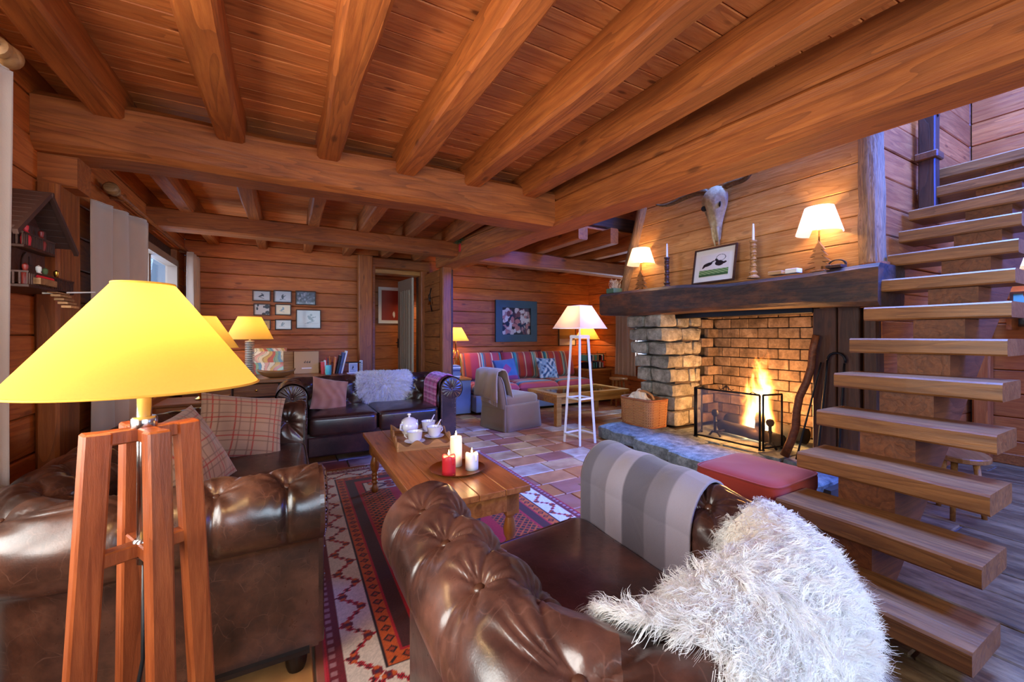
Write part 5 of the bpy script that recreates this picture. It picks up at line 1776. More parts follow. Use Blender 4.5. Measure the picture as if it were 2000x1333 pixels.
# ------------------------------------------------------------------ cuckoo clock
def cuckoo():
    t = thing('cuckoo_clock', 'carved chalet cuckoo clock with pine cone weights on the left wall', 'clock', (-1.115, 2.5, 1.365))
    t.scale = (.78, .74, 1.0)
    D = .2
    box('body', (.0, -.19, .05), (D, .19, .26), M['clockw'], t)
    prism('gable', [(-.2, .25), (.2, .25), (.0, .4)], D - .02, M['clockw'], t, loc=(0.01, 0, 0), rot=(0, 0, PI / 2)).location = (D, 0, 0)
    for s in (-1, 1):
        for k in range(8):
            f0 = k / 8
            p = Vector((-.0, s * (.03 + .3 * f0), .425 - .19 * f0)); q = p + Vector((.29, 0, 0))
            mb = MB(); mb.bar(p, q, .045, .012, .002, up=(0, s * .53, .85)); mb.build('roof_slat', M['roofplain'], t)
        mb = MB(); mb.bar((.285, s * .0, .44), (.285, s * .345, .225), .02, .02); mb.build('barge_board', M['roofplain'], t)
    tube('ridge_pole', [(0, 0, .437), (.3, 0, .437)], .012, M['roofplain'], t, 8)
    # balconies
    for z, d, w in ((.2, .05, .17), (.035, .1, .26)):
        box('balcony_floor', (0, -w, z - .012), (D + d, w, z), M['clockw'], t, ch=.002)
        mb = MB()
        n = int(w * 2 / .022)
        for k in range(n + 1):
            y = -w + 2 * w * k / n
            mb.box((D + d - .008, y - .004, z), (D + d - .003, y + .004, z + .045))
        for k in range(int((D + d) / .022)):
            for s in (-1, 1): mb.box((k * .022, s * w - .003, z), (k * .022 + .008, s * w + .003, z + .045))
        mb.box((D + d - .01, -w, z + .045), (D + d, w, z + .052))
        for s in (-1, 1): mb.box((0, s * w - .004, z + .045), (D + d, s * w + .004, z + .052))
        mb.build('balustrade', M['roofplain'] if z > .1 else M['clockw'], t)
    lathe('dial', [(.0, 0), (.05, 0), (.052, .006), (.0, .008)], M['roofplain'], t, 24, loc=(D + .003, -.02, .13), rot=(0, PI / 2, 0))
    mb = MB(); mb.box((D + .012, -.022, .13), (D + .014, -.018, .165)); mb.box((D + .012, -.02, .128), (D + .014, .008, .132)); mb.build('hands', M['iron'], t)
    # little carved figures
    cols = [M['red_leather'], M['paper'], M['green'], M['brass'], M['waxred']]
    for k, (x, y, z) in enumerate(((.25, -.16, .037), (.27, -.08, .037), (.26, .02, .037), (.27, .12, .037), (.23, -.1, .202), (.23, .06, .202), (.1, -.22, .037), (.17, -.22, .037))):
        f = lathe('figurine', [(.018, 0), (.021, .03), (.013, .054), (.008, .06), (.012, .069), (.012, .081), (.0, .09)], cols[k % 5], t, 10, loc=(x, y, z))
    for k in range(9):
        box('facade_slat', (D, -.18 + k * .042, .2), (D + .006, -.145 + k * .042, .3), M['roofplain'], t)
        box('side_slat', (.01 + k * .021, -.196, .06), (.026 + k * .021, -.19, .25), M['roofplain'], t)
    box('flower_box', (D + .09, -.2, .04), (D + .12, -.02, .065), M['carved'], t)
    mbf = MB()
    for k in range(14): mbf.lathe([(.0, 0), (.009, .006), (.0, .014)], 6, Matrix.Translation((D + .105, -.19 + k * .0125, .064)))
    mbf.build('flowers', M['waxred'], t)
    for k in range(5):
        box('step', (D + .06 + k * .014, .04, .02 - k * .016), (D + .1 + k * .014, .2 - k * .012, .03 - k * .016), M['carved'], t)
    tube('flag_pole', [(D + .02, .1, .02), (D + .2, .24, .04)], .004, M['paper'], t, 6)
    mb = MB()
    for y in (-.16, -.1, -.04):
        for s in (0, .022):
            zz = -.02
            while zz > -.66:
                mb.box((.1, y + s - .003, zz - .014), (.103, y + s + .003, zz), M=Matrix.Rotation(0, 4, 'Z')); zz -= .019
    c = mb.build('chains', M['brass'], t); c['kind'] = 'stuff'
    for k, y in enumerate((-.16, -.1, -.04)):
        P = []; n = 14; m = 18
        for i in range(m):
            f = i / (m - 1); r = .030 * math.sin(PI * min(1, f * .93 + .06)) ** .7
            for j in range(n):
                rr = r * (1 + .13 * math.cos(j * PI + i * PI))
                a = 2 * PI * j / n
                P.append((rr * math.cos(a), rr * math.sin(a), -.15 * f))
        quad_mesh('pine_cone_weight', P, grid_faces(m, n, False, True), M['iron'], t, True, True, loc=(.1, y + .01, -.48 - .02 * k))
cuckoo()

# ------------------------------------------------------------------ framed pictures
def frame(name, label, x0, z0, x1, z1, y, fn, fr=.016, fmat=None, matb=0.0, rz=0.0, group=None, nx=40, ny=30, depth=.018, cat='picture', axis='y', loc=None, tilt=0.0):
    w, h = abs(x1 - x0), abs(z1 - z0)
    t = thing(name, label, cat, loc or ((x0 + x1) / 2, y, min(z0, z1)), rz, group)
    if tilt: t.rotation_euler = (tilt, 0, rz)
    mb = MB(); fm = fmat or M['darkwood']
    mb.box((-w / 2, -depth, 0), (w / 2, 0, fr)); mb.box((-w / 2, -depth, h - fr), (w / 2, 0, h)); mb.box((-w / 2, -depth, fr), (-w / 2 + fr, 0, h - fr)); mb.box((w / 2 - fr, -depth, fr), (w / 2, 0, h - fr))
    mb.build('picture_frame', fm, t)
    box('backing', (-w / 2 + fr, -.006, fr), (w / 2 - fr, -.002, h - fr), M['mat_board'], t)
    iw, ih = w - 2 * fr - 2 * matb, h - 2 * fr - 2 * matb
    painted_panel('image', iw, ih, lambda X, Z: fn(X / iw, Z / ih), nx, ny, M['glossprint'], t, loc=(0, -.0075, fr + matb))
    return t
def blob(u, v, cu, cv, ru, rv, a=0.0):
    c, s = math.cos(a), math.sin(a); du, dv = u - cu, v - cv
    return ((du * c + dv * s) / ru) ** 2 + ((-du * s + dv * c) / rv) ** 2 < 1
def ski(bg, seed):
    rs = np.random.RandomState(seed)
    def f(u, v):
        img = np.zeros(u.shape + (3,)); img[:] = np.array(lin(bg)) * (1 - .25 * v[..., None])
        cu, cv = rs.uniform(-.1, .1), rs.uniform(.45, .55); a = rs.uniform(-.9, .9)
        img[blob(u, v, cu, cv, .07, .2, a)] = np.array(lin('#2a2a34'))
        img[blob(u, v, cu + .03, cv + .2, .05, .06)] = np.array(lin('#2a2a30'))
        img[blob(u, v, cu - .02, cv - .22, .22, .025, a * .6)] = np.array(lin('#22222a'))
        img[blob(u, v, cu + .1, cv + .05, .16, .03, 1 - a)] = np.array(lin('#33333c'))
        img[v < .14] = np.array(lin(bg)) * .8
        return img
    return f
def crowd(seed, bg, fg, n=60, r=.05):
    rs = np.random.RandomState(seed)
    def f(u, v):
        img = np.zeros(u.shape + (3,)); img[:] = np.array(lin(bg))
        for k in range(n):
            c = np.array(lin(fg[rs.randint(len(fg))]))
            img[blob(u, v, rs.uniform(-.48, .48), rs.uniform(.05, .95), r * rs.uniform(.5, 1.3), r * rs.uniform(.8, 1.8))] = c
        return img
    return f
yb = YB - .004
G = 'small framed ski photographs on the back wall'
fr_list = [
    ('small framed photo of a ski racer, top row left, on the back wall', -.402, 1.655, -.19, 1.80, ski('#c9bdb4', 1)),
    ('small framed photo of a leaning skier, top row middle, on the back wall', -.16, 1.645, .061, 1.813, ski('#c2b8b4', 2)),
    ('dark framed team photo, top right of the photo group', .105, 1.622, .363, 1.82, crowd(3, '#3a3c4a', ['#6a6a78', '#23242c', '#8a8690', '#4a4a5a'], 70, .06)),
    ('small framed photo of three people, middle row left, on the back wall', -.39, 1.464, -.196, 1.623, crowd(4, '#c0aea0', ['#2e2a2e', '#443a3a'], 7, .13)),
    ('small sepia framed photo in the middle of the photo group', -.142, 1.472, .055, 1.626, ski('#d8a460', 5)),
    ('small yellowish framed photo half hidden by the desk lamp shade', -.385, 1.27, -.19, 1.41, ski('#cf9a50', 6)),
    ('small framed photo of a jumping skier, bottom row middle, on the back wall', -.142, 1.271, .061, 1.416, ski('#c8bcae', 7)),
    ('larger framed photo of a downhill skier with crossed skis, lower right of the photo group', .111, 1.29, .429, 1.56, ski('#b7b0aa', 8)),
]
for lb, x0, z0, x1, z1, fn in fr_list:
    frame('ski_photo', lb, x0, z0, x1, z1, yb, fn, fr=.013, group=G)
def red_pic(u, v):
    img = np.zeros(u.shape + (3,)); img[:] = np.array(lin('#8c2f1e'))
    img[blob(u, v, .08, .2, .05, .1)] = np.array(lin('#d8cfc4'))
    return img
frame('hall_picture', 'white framed red picture on the hall wall behind the doorway', 1.49, 1.42, 2.0, 2.1, 7.88, red_pic, fr=.04, fmat=M['whitepaint'], matb=.02)
frame('photo_collage', 'square collage of family photos in a wide blue frame above the striped sofa', 3.2, 1.08, 4.05, 1.82, yb, crowd(9, '#3a3038', ['#b0848c', '#d8c8c4', '#2a3450', '#7a4a54', '#e0d8d8', '#503848', '#c08080'], 120, .07), fr=.13, fmat=plain('blue_frame', lin('#2f4656'), .45, 25, .4, vary=.35), nx=60, ny=60, depth=.04)
def warm_pic(u, v):
    img = np.zeros(u.shape + (3,)); img[:] = np.array(lin('#b07838')); img[v < .45] = np.array(lin('#7c4c2c')); img[v < .3] = np.array(lin('#c8a88a'))
    return img
frame('framed_landscape', 'warm toned framed landscape behind the white floor lamp', 4.55, .99, 4.97, 1.43, yb, warm_pic, fr=.02)
def teal_pic(u, v):
    img = np.zeros(u.shape + (3,)); img[:] = np.array(lin('#5aa8a0')); img[v < .42] = np.array(lin('#7a86a0')); img[v < .3] = np.array(lin('#3a3844'))
    img[blob(u, v, 0, .2, .3, .12)] = np.array(lin('#8a8088'))
    return img
frame('seascape_print', 'small teal seascape print seen through the stair treads', .8, 1.28, 1.09, 1.6, 0, teal_pic, fr=.02, loc=(5.89, .96, 1.28), rz=-PI / 2)

# ------------------------------------------------------------------ desk along the back wall
DZ = .68
dk = thing('desk', 'long wooden desk along the back wall behind the loveseat', 'desk', (-.05, 6.02, 0))
box('desk_top', (-1.0, -.4, DZ - .045), (.94, .4, DZ), M['desk'], dk, ch=.006)
box('carcass', (-.98, -.3, .04), (.92, .38, DZ - .045), M['darkwood'], dk)
for i in range(4):
    x0 = -.97 + i * .47
    d_ = box('drawer', (x0 + .01, -.325, DZ - .21), (x0 + .46, -.3, DZ - .06), M['desk'], dk, ch=.004)
    lathe('knob', [(.008, 0), (.008, .012), (.014, .018), (.012, .026), (0, .03)], M['brass'], d_, 12, loc=(x0 + .235, -.325, DZ - .135), rot=(PI / 2, 0, 0))
    box('door_panel', (x0 + .01, -.325, .06), (x0 + .46, -.3, DZ - .23), M['desk'], dk, ch=.004)
DT = DZ + .0005
def table_lamp(name, label, loc, r0, r1, z0, z1, smat, base, power, sides=None, group=None, color=WARM, trim=True):
    t = thing(name, label, 'lamp', loc, group=group)
    base(t, z0)
    s = shade('lamp_shade', r0, r1, z0, z1, smat, t, 36, sides=sides, trim=M['shade_trim'] if trim else None)
    bulb(t, z0 + (z1 - z0) * .45, .022)
    point_light('lamp_light', (0, 0, z0 + (z1 - z0) * .45), power, color, .025, t)
    return t
def ribbed(t, z0):
    prof = [(.06, 0), (.06, .012)]
    z = .015
    while z < z0 - .03:
        prof += [(.028, z), (.05, z + .004), (.05, z + .013), (.028, z + .017)]; z += .022
    prof += [(.012, z), (.008, z + .02), (.008, z0 + .1)]
    o = lathe('ribbed_column', prof, M['ribs'], t, 24)
def rib_mat():
    m, nt, out = new_mat('ribbed_enamel')
    s = nd(nt, 'SeparateXYZ', {0: coords(nt, 'Object')})
    k = mth(nt, 'GREATER_THAN', mth(nt, 'FRACT', mth(nt, 'DIVIDE', mth(nt, 'SUBTRACT', s.outputs[2], .015), .022)), .72)
    bsdf(nt, out, mix(nt, k, lin('#c8b090'), lin('#1a120e')), .35)
    return m
M['ribs'] = rib_mat()
def urn(t, z0):
    lathe('lamp_base', [(.055, 0), (.06, .01), (.03, .03), (.045, .07), (.062, .13), (.05, .2), (.022, .24), (.012, .26), (.009, z0 + .08)], M['brass'], t, 20)
table_lamp('desk_lamp', 'yellow shaded lamp with black ribbed column on the desk', (-.40, 5.98, DT), .255, .125, .47, .745, M['shade_yellow'], ribbed, 14)
# second yellow lamp stands on a small chest behind the long sofa
ch = thing('side_chest', 'small wooden chest behind the far end of the long sofa', 'chest', (-.72, 4.55, 0))
box('carcass', (-.22, -.22, .03), (.22, .22, .6), M['desk'], ch, ch=.005)
box('chest_top', (-.24, -.24, .6), (.24, .24, .625), M['desk'], ch, ch=.005)
for k in range(2):
    d_ = box('drawer', (.22, -.2, .07 + k * .27), (.235, .2, .31 + k * .27), M['desk'], ch, ch=.004)
    lathe('knob', [(.008, 0), (.014, .012), (0, .02)], M['brass'], d_, 10, loc=(.235, 0, .19 + k * .27), rot=(0, PI / 2, 0))
table_lamp('chest_lamp', 'yellow shaded lamp on the chest, half hidden behind the tripod lamp shade', (-.66, 4.55, .6255), .27, .1, .46, .745, M['shade_yellow'], urn, 9)
def flowpaint(u, v):
    rs = np.random.RandomState(3)
    cols = pc('#e8d8b0', '#d8b060', '#c86048', '#90b088', '#70a0b0', '#f0e4c8', '#e0a890')
    s = u * 9 + .7 * np.sin(v * 6 + u * 5) + .4 * np.sin(v * 13)
    k = np.floor((s + 2.2 * np.floor(v * 2.3)) % 7).astype(int)
    img = np.array(cols)[k]
    img[(s % 1) < .08] = np.array(lin('#6a7060'))
    return img
frame('abstract_canvas', 'colourful abstract canvas standing on the desk behind the bowl', -.42, 0, -.02, .35, 0, flowpaint, fr=.004, fmat=M['cardboard'], loc=(-.2, 6.33, DT), nx=80, ny=70, tilt=-.12, cat='painting')
def box_print(u, v):
    img = np.zeros(u.shape + (3,)); img[:] = np.array(lin('#c69a68'))
    for k in (-.1, 0, .1):
        ink = np.array(lin('#2a2018'))
        img[blob(u, v, .02 + k, .52, .034, .02, .2)] = ink; img[blob(u, v, .045 + k, .56, .014, .02)] = ink
        for lx in (-.022, -.01, .012, .024): img[blob(u, v, .02 + k + lx, .485, .005, .026)] = ink
    img[(np.abs(u) < .2) & (np.abs(v - .24) < .025)] = np.array(lin('#f0e0cc'))
    return img
bx_ = thing('print_box', 'tan cardboard box printed with small dark animals on the desk', 'box', (.235, 6.18, DT))
box('carton', (-.15, 0, 0), (.15, .1, .3), M['cardboard'], bx_, ch=.003)
painted_panel('printed_front', .29, .29, lambda X, Z: box_print(X / .29, Z / .29), 60, 60, M['print'], bx_, loc=(0, -.002, .005))
tag(box('canvas_board', (-.06, 0, 0), (.06, .015, .3), M['carved'], None, ch=.002, loc=(.02, 6.3, DT)), 'pale canvas board standing beside the printed box', 'board')
bw_ = thing('wooden_bowl', 'long shallow wooden bowl at the front of the desk', 'bowl', (-.11, 5.78, DT))
P = []; n = 32
rows_ = [(.0, .012), (.3, .012), (.6, .03), (.9, .062), (1.0, .075), (1.0, .08), (.95, .078), (.6, .04), (.0, .026)]
rows_ = [(.0, .0), (.35, .0), (.7, .02), (.95, .06), (1.0, .08), (.96, .08), (.68, .032), (.3, .012), (0, .012)]
for r, z in rows_:
    for k in range(n):
        a = 2 * PI * k / n
        P.append((.21 * r * math.cos(a), .085 * r * math.sin(a), z * (1 + .35 * abs(math.cos(a)) ** 3)))
quad_mesh('shell', P, grid_faces(len(rows_), n, False, True), M['stoolw'], bw_, True, True)
pcup = thing('pencil_cup', 'mint green cup of pencils on the desk', 'cup', (.48, 5.88, DT))
lathe('cup', [(.0, .003), (.033, 0), (.036, .01), (.036, .12), (.034, .125), (.032, .12), (.03, .01)], M['teal'], pcup, 20)
for k in range(4):
    a = k * 1.7
    tube('pencil', [(.012 * math.cos(a), .012 * math.sin(a), .01), (.03 * math.cos(a), .03 * math.sin(a), .2 + .015 * k)], .004, [M['terror'], M['steelblue'], M['waxred'], M['terror']][k], pcup, 6)
bk = [('thin rust coloured book leaning on the desk beside the mint cup', .405, .045, .16, .1, M['waxred'], -.05), ('slim cream book standing behind the mint cup', .44, .02, .18, .12, M['paper'], .0),
      ('orange book leaning right beside the pencil cup', .545, .02, .22, .14, M['terror'], .12), ('dark grey book leaning in the desk book row', .58, .026, .25, .15, M['iron'], .2),
      ('navy book leaning in the desk book row', .612, .03, .29, .16, M['steelblue'], .2), ('tall white book at the end of the desk book row', .645, .02, .31, .16, M['paper'], .22)]
for lb, x, w, h, d, mt, ln_ in bk:
    b_ = thing('book', lb, 'book', (x, 6.0, DT), group='books on the desk'); b_.rotation_euler = (0, ln_, 0)
    box('cover', (0, 0, 0), (w, d, h), mt, b_, ch=.002)
    box('pages', (.003, .003, .003), (w - .003, d + .001, h + .0015), M['paper'], b_)
pcb = thing('photo_stand', 'small acrylic photo stand at the end of the desk', 'photo stand', (.79, 5.92, DT))
box('foot', (-.08, -.04, 0), (.08, .04, .012), M['whitepaint'], pcb, ch=.003)
painted_panel('photo', .1, .11, lambda X, Z: ski('#aab0b8', 12)(X / .1, Z / .11), 20, 20, M['glossprint'], pcb, loc=(0, -.012, .02))
box('acrylic_block', (-.055, -.01, .012), (.055, .01, .14), M['mat_board'], pcb)
mb = MB(); mb.box((-.1, -.012, .14), (.1, .012, .152)); mb.build('lid', M['iron'], pcb)
nb = thing('spiral_notebook', 'spiral bound notebook beside the post at the desk end', 'notebook', (.902, 5.98, DT))
box('pages', (-.012, -.06, 0), (.012, .06, .17), M['paper'], nb)
mb = MB()
for k in range(10): mb.tube([(.016 * math.cos(a), -.062 + .01 * math.sin(a), .012 + k * .016) for a in np.linspace(0, 2 * PI, 8, endpoint=False)], .0025, 4, closed=True)
mb.build('spiral', M['iron'], nb)

# iron hook with hanging bell on the partition
hk = thing('iron_sconce', 'wrought iron hook with a small brass bell on the log partition', 'wall hook', (1.895, 5.93, 1.55))
mb = MB(); mb.tube([(0, 0, 0), (-.02, 0, .12), (-.03, 0, .26), (-.01, 0, .35)], .008, 6); mb.tube([(-.02, 0, .1), (-.05, -.03, .16), (-.05, 0, .24), (-.03, 0, .26)], .006, 6); mb.tube([(-.02, 0, .2), (-.05, -.05, .2), (-.06, -.1, .2)], .005, 6)
mb.build('bracket', M['iron'], hk, True)
lathe('bell', [(.026, 0), (.018, .02), (.014, .045), (.005, .055), (0, .058)], M['brass'], hk, 14, loc=(-.045, -.03, .1))

# ------------------------------------------------------------------ far sitting room
ss = thing('striped_sofa', 'long low sofa with red and blue striped cushions in the far room', 'sofa', (3.58, 6.0, 0))
box('sofa_base', (-1.12, -.42, .04), (1.12, .4, .29), M['sofablue'], ss, ch=.02)
box('back_panel', (-1.12, .26, .25), (1.12, .4, .62), M['sofablue'], ss, ch=.03)
def stripe(A):
    cols = pc('#c8503c', '#d06a58', '#b84858', '#e8d8b8', '#4a98a0', '#3a5a70', '#e0c890')
    p = (A / .36) % 1
    img = np.zeros(A.shape + (3,)); img[:] = cols[0]
    img[p > .62] = cols[2]
    for a, b, c in ((.05, .07, 3), (.10, .16, 5), (.16, .18, 3), (.18, .27, 4), (.27, .29, 6), (.32, .36, 5), (.36, .375, 3), (.7, .72, 3)):
        img[(p > a) & (p < b)] = cols[c]
    return img
def soft_box(name, w, d, h, fn, parent, loc, rot=(0, 0, 0), n=40):
    u = np.linspace(-1, 1, n); U, V = np.meshgrid(u, u, indexing='ij')
    e = .12
    k = (np.clip(1 - np.abs(U) ** 8, 0, 1) ** .4) * (np.clip(1 - np.abs(V) ** 8, 0, 1) ** .4)
    th = h / 2 * k * (1 + .14 * (1 - U ** 2) * (1 - V ** 2))
    X = U * w / 2; Y = V * d / 2
    A = np.stack([X, Y, th], -1).reshape(-1, 3); B_ = np.stack([X, Y, -th], -1).reshape(-1, 3)
    F = np.concatenate([grid_faces(n, n), grid_faces(n, n, base=n * n)[:, ::-1]])
    o = quad_mesh(name, np.concatenate([A, B_]), F, M['cloth'], parent, True, loc=loc, rot=rot)
    c = fn(X, Y); set_paint(o, np.concatenate([c.reshape(-1, 3)] * 2).astype(np.float32))
    return o
for i in range(3):
    soft_box('seat_cushion', .74, .72, .17, lambda X, Y: stripe(Y * .9 + .3), ss, (-.745 + i * .745, -.07, .365), n=50)
    soft_box('back_cushion', .72, .46, .2, lambda X, Y: stripe(X + .1 + i * .12), ss, (-.745 + i * .745, .2, .68), rot=(math.radians(74), 0, 0), n=50)
for k, (x, lb) in enumerate(((-.42, 'dark red cushion tucked behind the left pair of striped cushions'), (.36, 'dark red cushion tucked behind the right pair of striped cushions'))):
    pillow('red_pillow', lb, .26, .3, .08, None, look((3.58 + x, 6.27, .79), (0, -.9, .25)), mat=M['darkred'], n=20, group='dark red cushions')
def blue_paint(X, Y):
    a, b, c = pc('#4a6a98', '#a04878', '#3a4a70')
    img = np.zeros(X.shape + (3,)); img[:] = a
    img[(np.abs(X) + np.abs(Y)) < .09] = b; img[Y < -.12] = b * .8; img[np.abs(X) > .17] = c
    return img
def bluewhite_paint(X, Y):
    a, b, c = pc('#8aa0c0', '#3a4870', '#d0c8d0')
    s = np.sin(X * 60 + 3 * np.sin(Y * 30)) + np.sin(Y * 45 + 2 * np.sin(X * 40))
    img = np.zeros(X.shape + (3,)); img[:] = a; img[s > .7] = b; img[s < -1.0] = c
    return img
pillow('blue_pillow', 'blue and magenta pillow on the left of the striped sofa', .40, .37, .12, blue_paint, look((3.1, 5.84, .64), (-.12, -.88, .38), roll=.1), group='pillows on the striped sofa', n=40, seed=7)
pillow('blue_pillow', 'blue and white patterned pillow in the middle of the striped sofa', .42, .37, .12, bluewhite_paint, look((3.9, 5.84, .64), (.1, -.88, .38), roll=-.05), group='pillows on the striped sofa', n=40, seed=8)
# table with lamp and magazines left of the striped sofa
sd_ = thing('side_table', 'low wooden side table with blue sides left of the striped sofa', 'side table', (2.28, 5.98, 0))
box('table_top', (-.2, -.26, .52), (.17, .3, .55), M['pine2'], sd_, ch=.005)
box('carcass', (-.19, -.25, .02), (.16, .29, .52), M['sofablue'], sd_, ch=.004)
ST = .5505
mgz = thing('magazine_stack', 'stack of blue grey magazines on the side table by the log partition', 'magazines', (2.2, 5.84, ST))
for k in range(9): box('magazine', (-.075, -.1, k * .022), (.075, .1, k * .022 + .02), [M['sofablue'], M['paper'], M['steelblue']][k % 3 if k % 2 else 0], mgz, ch=.002, rot=(0, 0, .06 * ((k * 5) % 4 - 1.5)))
def wire_base(t, z0):
    mb = MB()
    for k in range(6):
        a = k * PI / 3
        mb.tube([(.05 * math.cos(a), .05 * math.sin(a), 0), (.09 * math.cos(a), .09 * math.sin(a), .1), (.1 * math.cos(a), .1 * math.sin(a), .2), (.03 * math.cos(a), .03 * math.sin(a), z0 - .14)], .006, 6)
    mb.tube([(0, 0, z0 - .16), (0, 0, z0 + .1)], .01, 8); mb.lathe([(.06, 0), (.06, .01), (0, .012)], 16)
    mb.build('lamp_base', M['brass'], t, True)
table_lamp('side_lamp', 'yellow shaded lamp beside the log partition left of the striped sofa', (2.34, 6.1, ST), .21, .09, .56, .77, M['shade_yellow'], wire_base, 38)
# corner cabinet with records and lamp
cc = thing('corner_cabinet', 'dark wooden cabinet in the corner right of the striped sofa', 'cabinet', (4.98, 6.1, 0))
box('carcass', (-.25, -.32, .02), (.28, .3, .56), M['post'], cc, ch=.005)
box('cabinet_top', (-.27, -.36, .56), (.3, .32, .59), M['pine2'], cc, ch=.006)
rk = thing('magazine_rack', 'two tier wire rack of colourful magazines on the corner cabinet', 'rack', (5.0, 5.98, .5905))
mb = MB()
for z in (.0, .13, .26):
    mb.tube([(-.22, -.12, z + .004), (.22, -.12, z + .004)], .004, 5); mb.tube([(-.22, .12, z + .004), (.22, .12, z + .004)], .004, 5)
    for x in (-.22, .22): mb.tube([(x, -.12, z + .004), (x, .12, z + .004)], .004, 5)
for x in (-.22, .22):
    for y in (-.12, .12): mb.tube([(x, y, 0), (x, y, .3)], .004, 5)
mb.build('wire_frame', M['iron'], rk, True)
rc_ = random.Random(3)
for z in (.01, .14):
    for k in range(16):
        box('magazine', (-.205 + k * .0258, -.1, z), (-.205 + k * .0258 + .02, .1, z + .085 + rc_.random() * .03), rc_.choice([M['paper'], M['steelblue'], M['waxred'], M['cardboard'], M['iron'], M['teal']]), rk)
table_lamp('corner_lamp', 'yellow shaded lamp in the far corner beside the window curtain', (5.02, 6.16, .5905), .24, .11, .53, .755, M['shade_yellow'], urn, 38)
# small stools
def stool(label, loc, r, h, ex=1.0, rz=0, n=3, splay=.3):
    t = thing('wooden_stool', label, 'stool', loc, rz)
    P = []; m = 28
    for f, z in ((0, h - .035), (.95, h - .035), (1, h - .03), (1, h - .006), (.97, h), (0, h)):
        for k in range(m):
            a = 2 * PI * k / m; P.append((f * r * math.cos(a), f * r * ex * math.sin(a), z))
    quad_mesh('stool_seat', P, grid_faces(6, m, False, True), M['stoolw'], t, False, True)
    for k in range(n):
        a = 2 * PI * k / n + .5; dx, dy = math.cos(a), math.sin(a) * ex
        tube('leg', [(dx * r * .55, dy * r * .55, h - .03), (dx * (r * .55 + splay * h * .45), dy * (r * .55 + splay * h * .45), 0)], [.018, .014], M['stoolw'], t, 10)
    return t
stool('round wooden stool under the far window curtain', (4.93, 5.22, 0), .15, .48, n=4, splay=.2)
stool('half hidden wooden stool beneath the staircase', (3.92, .96, 0), .2, .42, .72, rz=.5, n=3)
# glass topped pine table
t2 = thing('pine_table', 'low yellow pine table with glass top in the far room', 'table', (3.72, 4.76, 0))
wx, wy, hz = 1.28, .74, .42
mb = MB()
mb.box((-wx / 2, -wy / 2, hz - .035), (wx / 2, -wy / 2 + .1, hz)); mb.box((-wx / 2, wy / 2 - .1, hz - .035), (wx / 2, wy / 2, hz)); mb.box((-wx / 2, -wy / 2 + .1, hz - .035), (-wx / 2 + .1, wy / 2 - .1, hz)); mb.box((wx / 2 - .1, -wy / 2 + .1, hz - .035), (wx / 2, wy / 2 - .1, hz))
mb.build('top_frame', M['pine2'], t2)
box('glass_top', (-wx / 2 + .1, -wy / 2 + .1, hz - .014), (wx / 2 - .1, wy / 2 - .1, hz - .006), M['glass'], t2)
box('shelf', (-wx / 2 + .06, -wy / 2 + .06, hz - .12), (wx / 2 - .06, wy / 2 - .06, hz - .105), M['pine2'], t2)
for s in (-1, 1):
    box('apron', (-wx / 2 + .05, s * (wy / 2 - .04) - .012, hz - .13), (wx / 2 - .05, s * (wy / 2 - .04) + .012, hz - .035), M['pine2'], t2)
    box('apron', (s * (wx / 2 - .04) - .012, -wy / 2 + .05, hz - .13), (s * (wx / 2 - .04) + .012, wy / 2 - .05, hz - .035), M['pine2'], t2)
    for s2 in (-1, 1): box('leg', (s * (wx / 2 - .045) - .038, s2 * (wy / 2 - .045) - .038, 0), (s * (wx / 2 - .045) + .038, s2 * (wy / 2 - .045) + .038, hz - .035), M['pine2'], t2, ch=.006)
# slipper chair with throw
sc_ = thing('slipper_chair', 'low slipper chair in taupe skirted linen cover', 'chair', (2.58, 4.76, 0), math.radians(12))
rounded_cushion('seat', .56, .52, .13, M['chaircover'], sc_, (.02, 0, .3), crown=.03, ex=.25, n=14)
def skirt():
    n = 120; P = []
    for z in (.0, .1, .2, .3, .33):
        for k in range(n):
            a = 2 * PI * k / n; c, s = math.cos(a), math.sin(a); e = .18
            x = .30 * math.copysign(abs(c) ** e, c); y = .26 * math.copysign(abs(s) ** e, s)
            q = 1 + (.33 - z) * (.18 + .10 * math.cos(a * 4) ** 8 * 0) + (.02 * math.sin(a * 9) * (.33 - z) / .33)
            crn = abs(abs(math.cos(2 * a)) - 0) 
            q -= .10 * (.33 - z) / .33 * math.exp(-((abs(c) - abs(s)) / .07) ** 2)
            P.append((x * q + .02, y * q, z + .004))
    o = quad_mesh('skirt', P, grid_faces(5, n, False, True), M['chaircover'], sc_, True)
    sd = o.modifiers.new('thick', 'SOLIDIFY'); sd.thickness = .006
skirt()
def chair_back():
    n = 26; m = 20; P = []; Q = []
    for i in range(n):
        for j in range(m):
            u = i / (n - 1) * 2 - 1; v = j / (m - 1)
            wv = .245 * (1 - .12 * v ** 3)
            x = -.25 - .07 * v - .05 * max(0, v - .7) ** 2 * 4
            y = u * wv; z = .28 + .44 * v - .03 * (abs(u) ** 3) * v
            th = .05 * (max(0, 1 - abs(u) ** 6)) ** .5 * (max(0, 1 - v ** 8)) ** .5 + .004
            P.append((x + th, y, z)); Q.append((x - th, y, z))
    F = np.concatenate([grid_faces(n, m), grid_faces(n, m, base=n * m)[:, ::-1]])
    quad_mesh('backrest', np.array(P + Q), F, M['chaircover'], sc_, True)
chair_back()
for sx in (-.2, .24):
    for sy in (-.2, .2): box('leg', (sx - .02, sy - .02, 0), (sx + .02, sy + .02, .3), M['foot'], sc_)
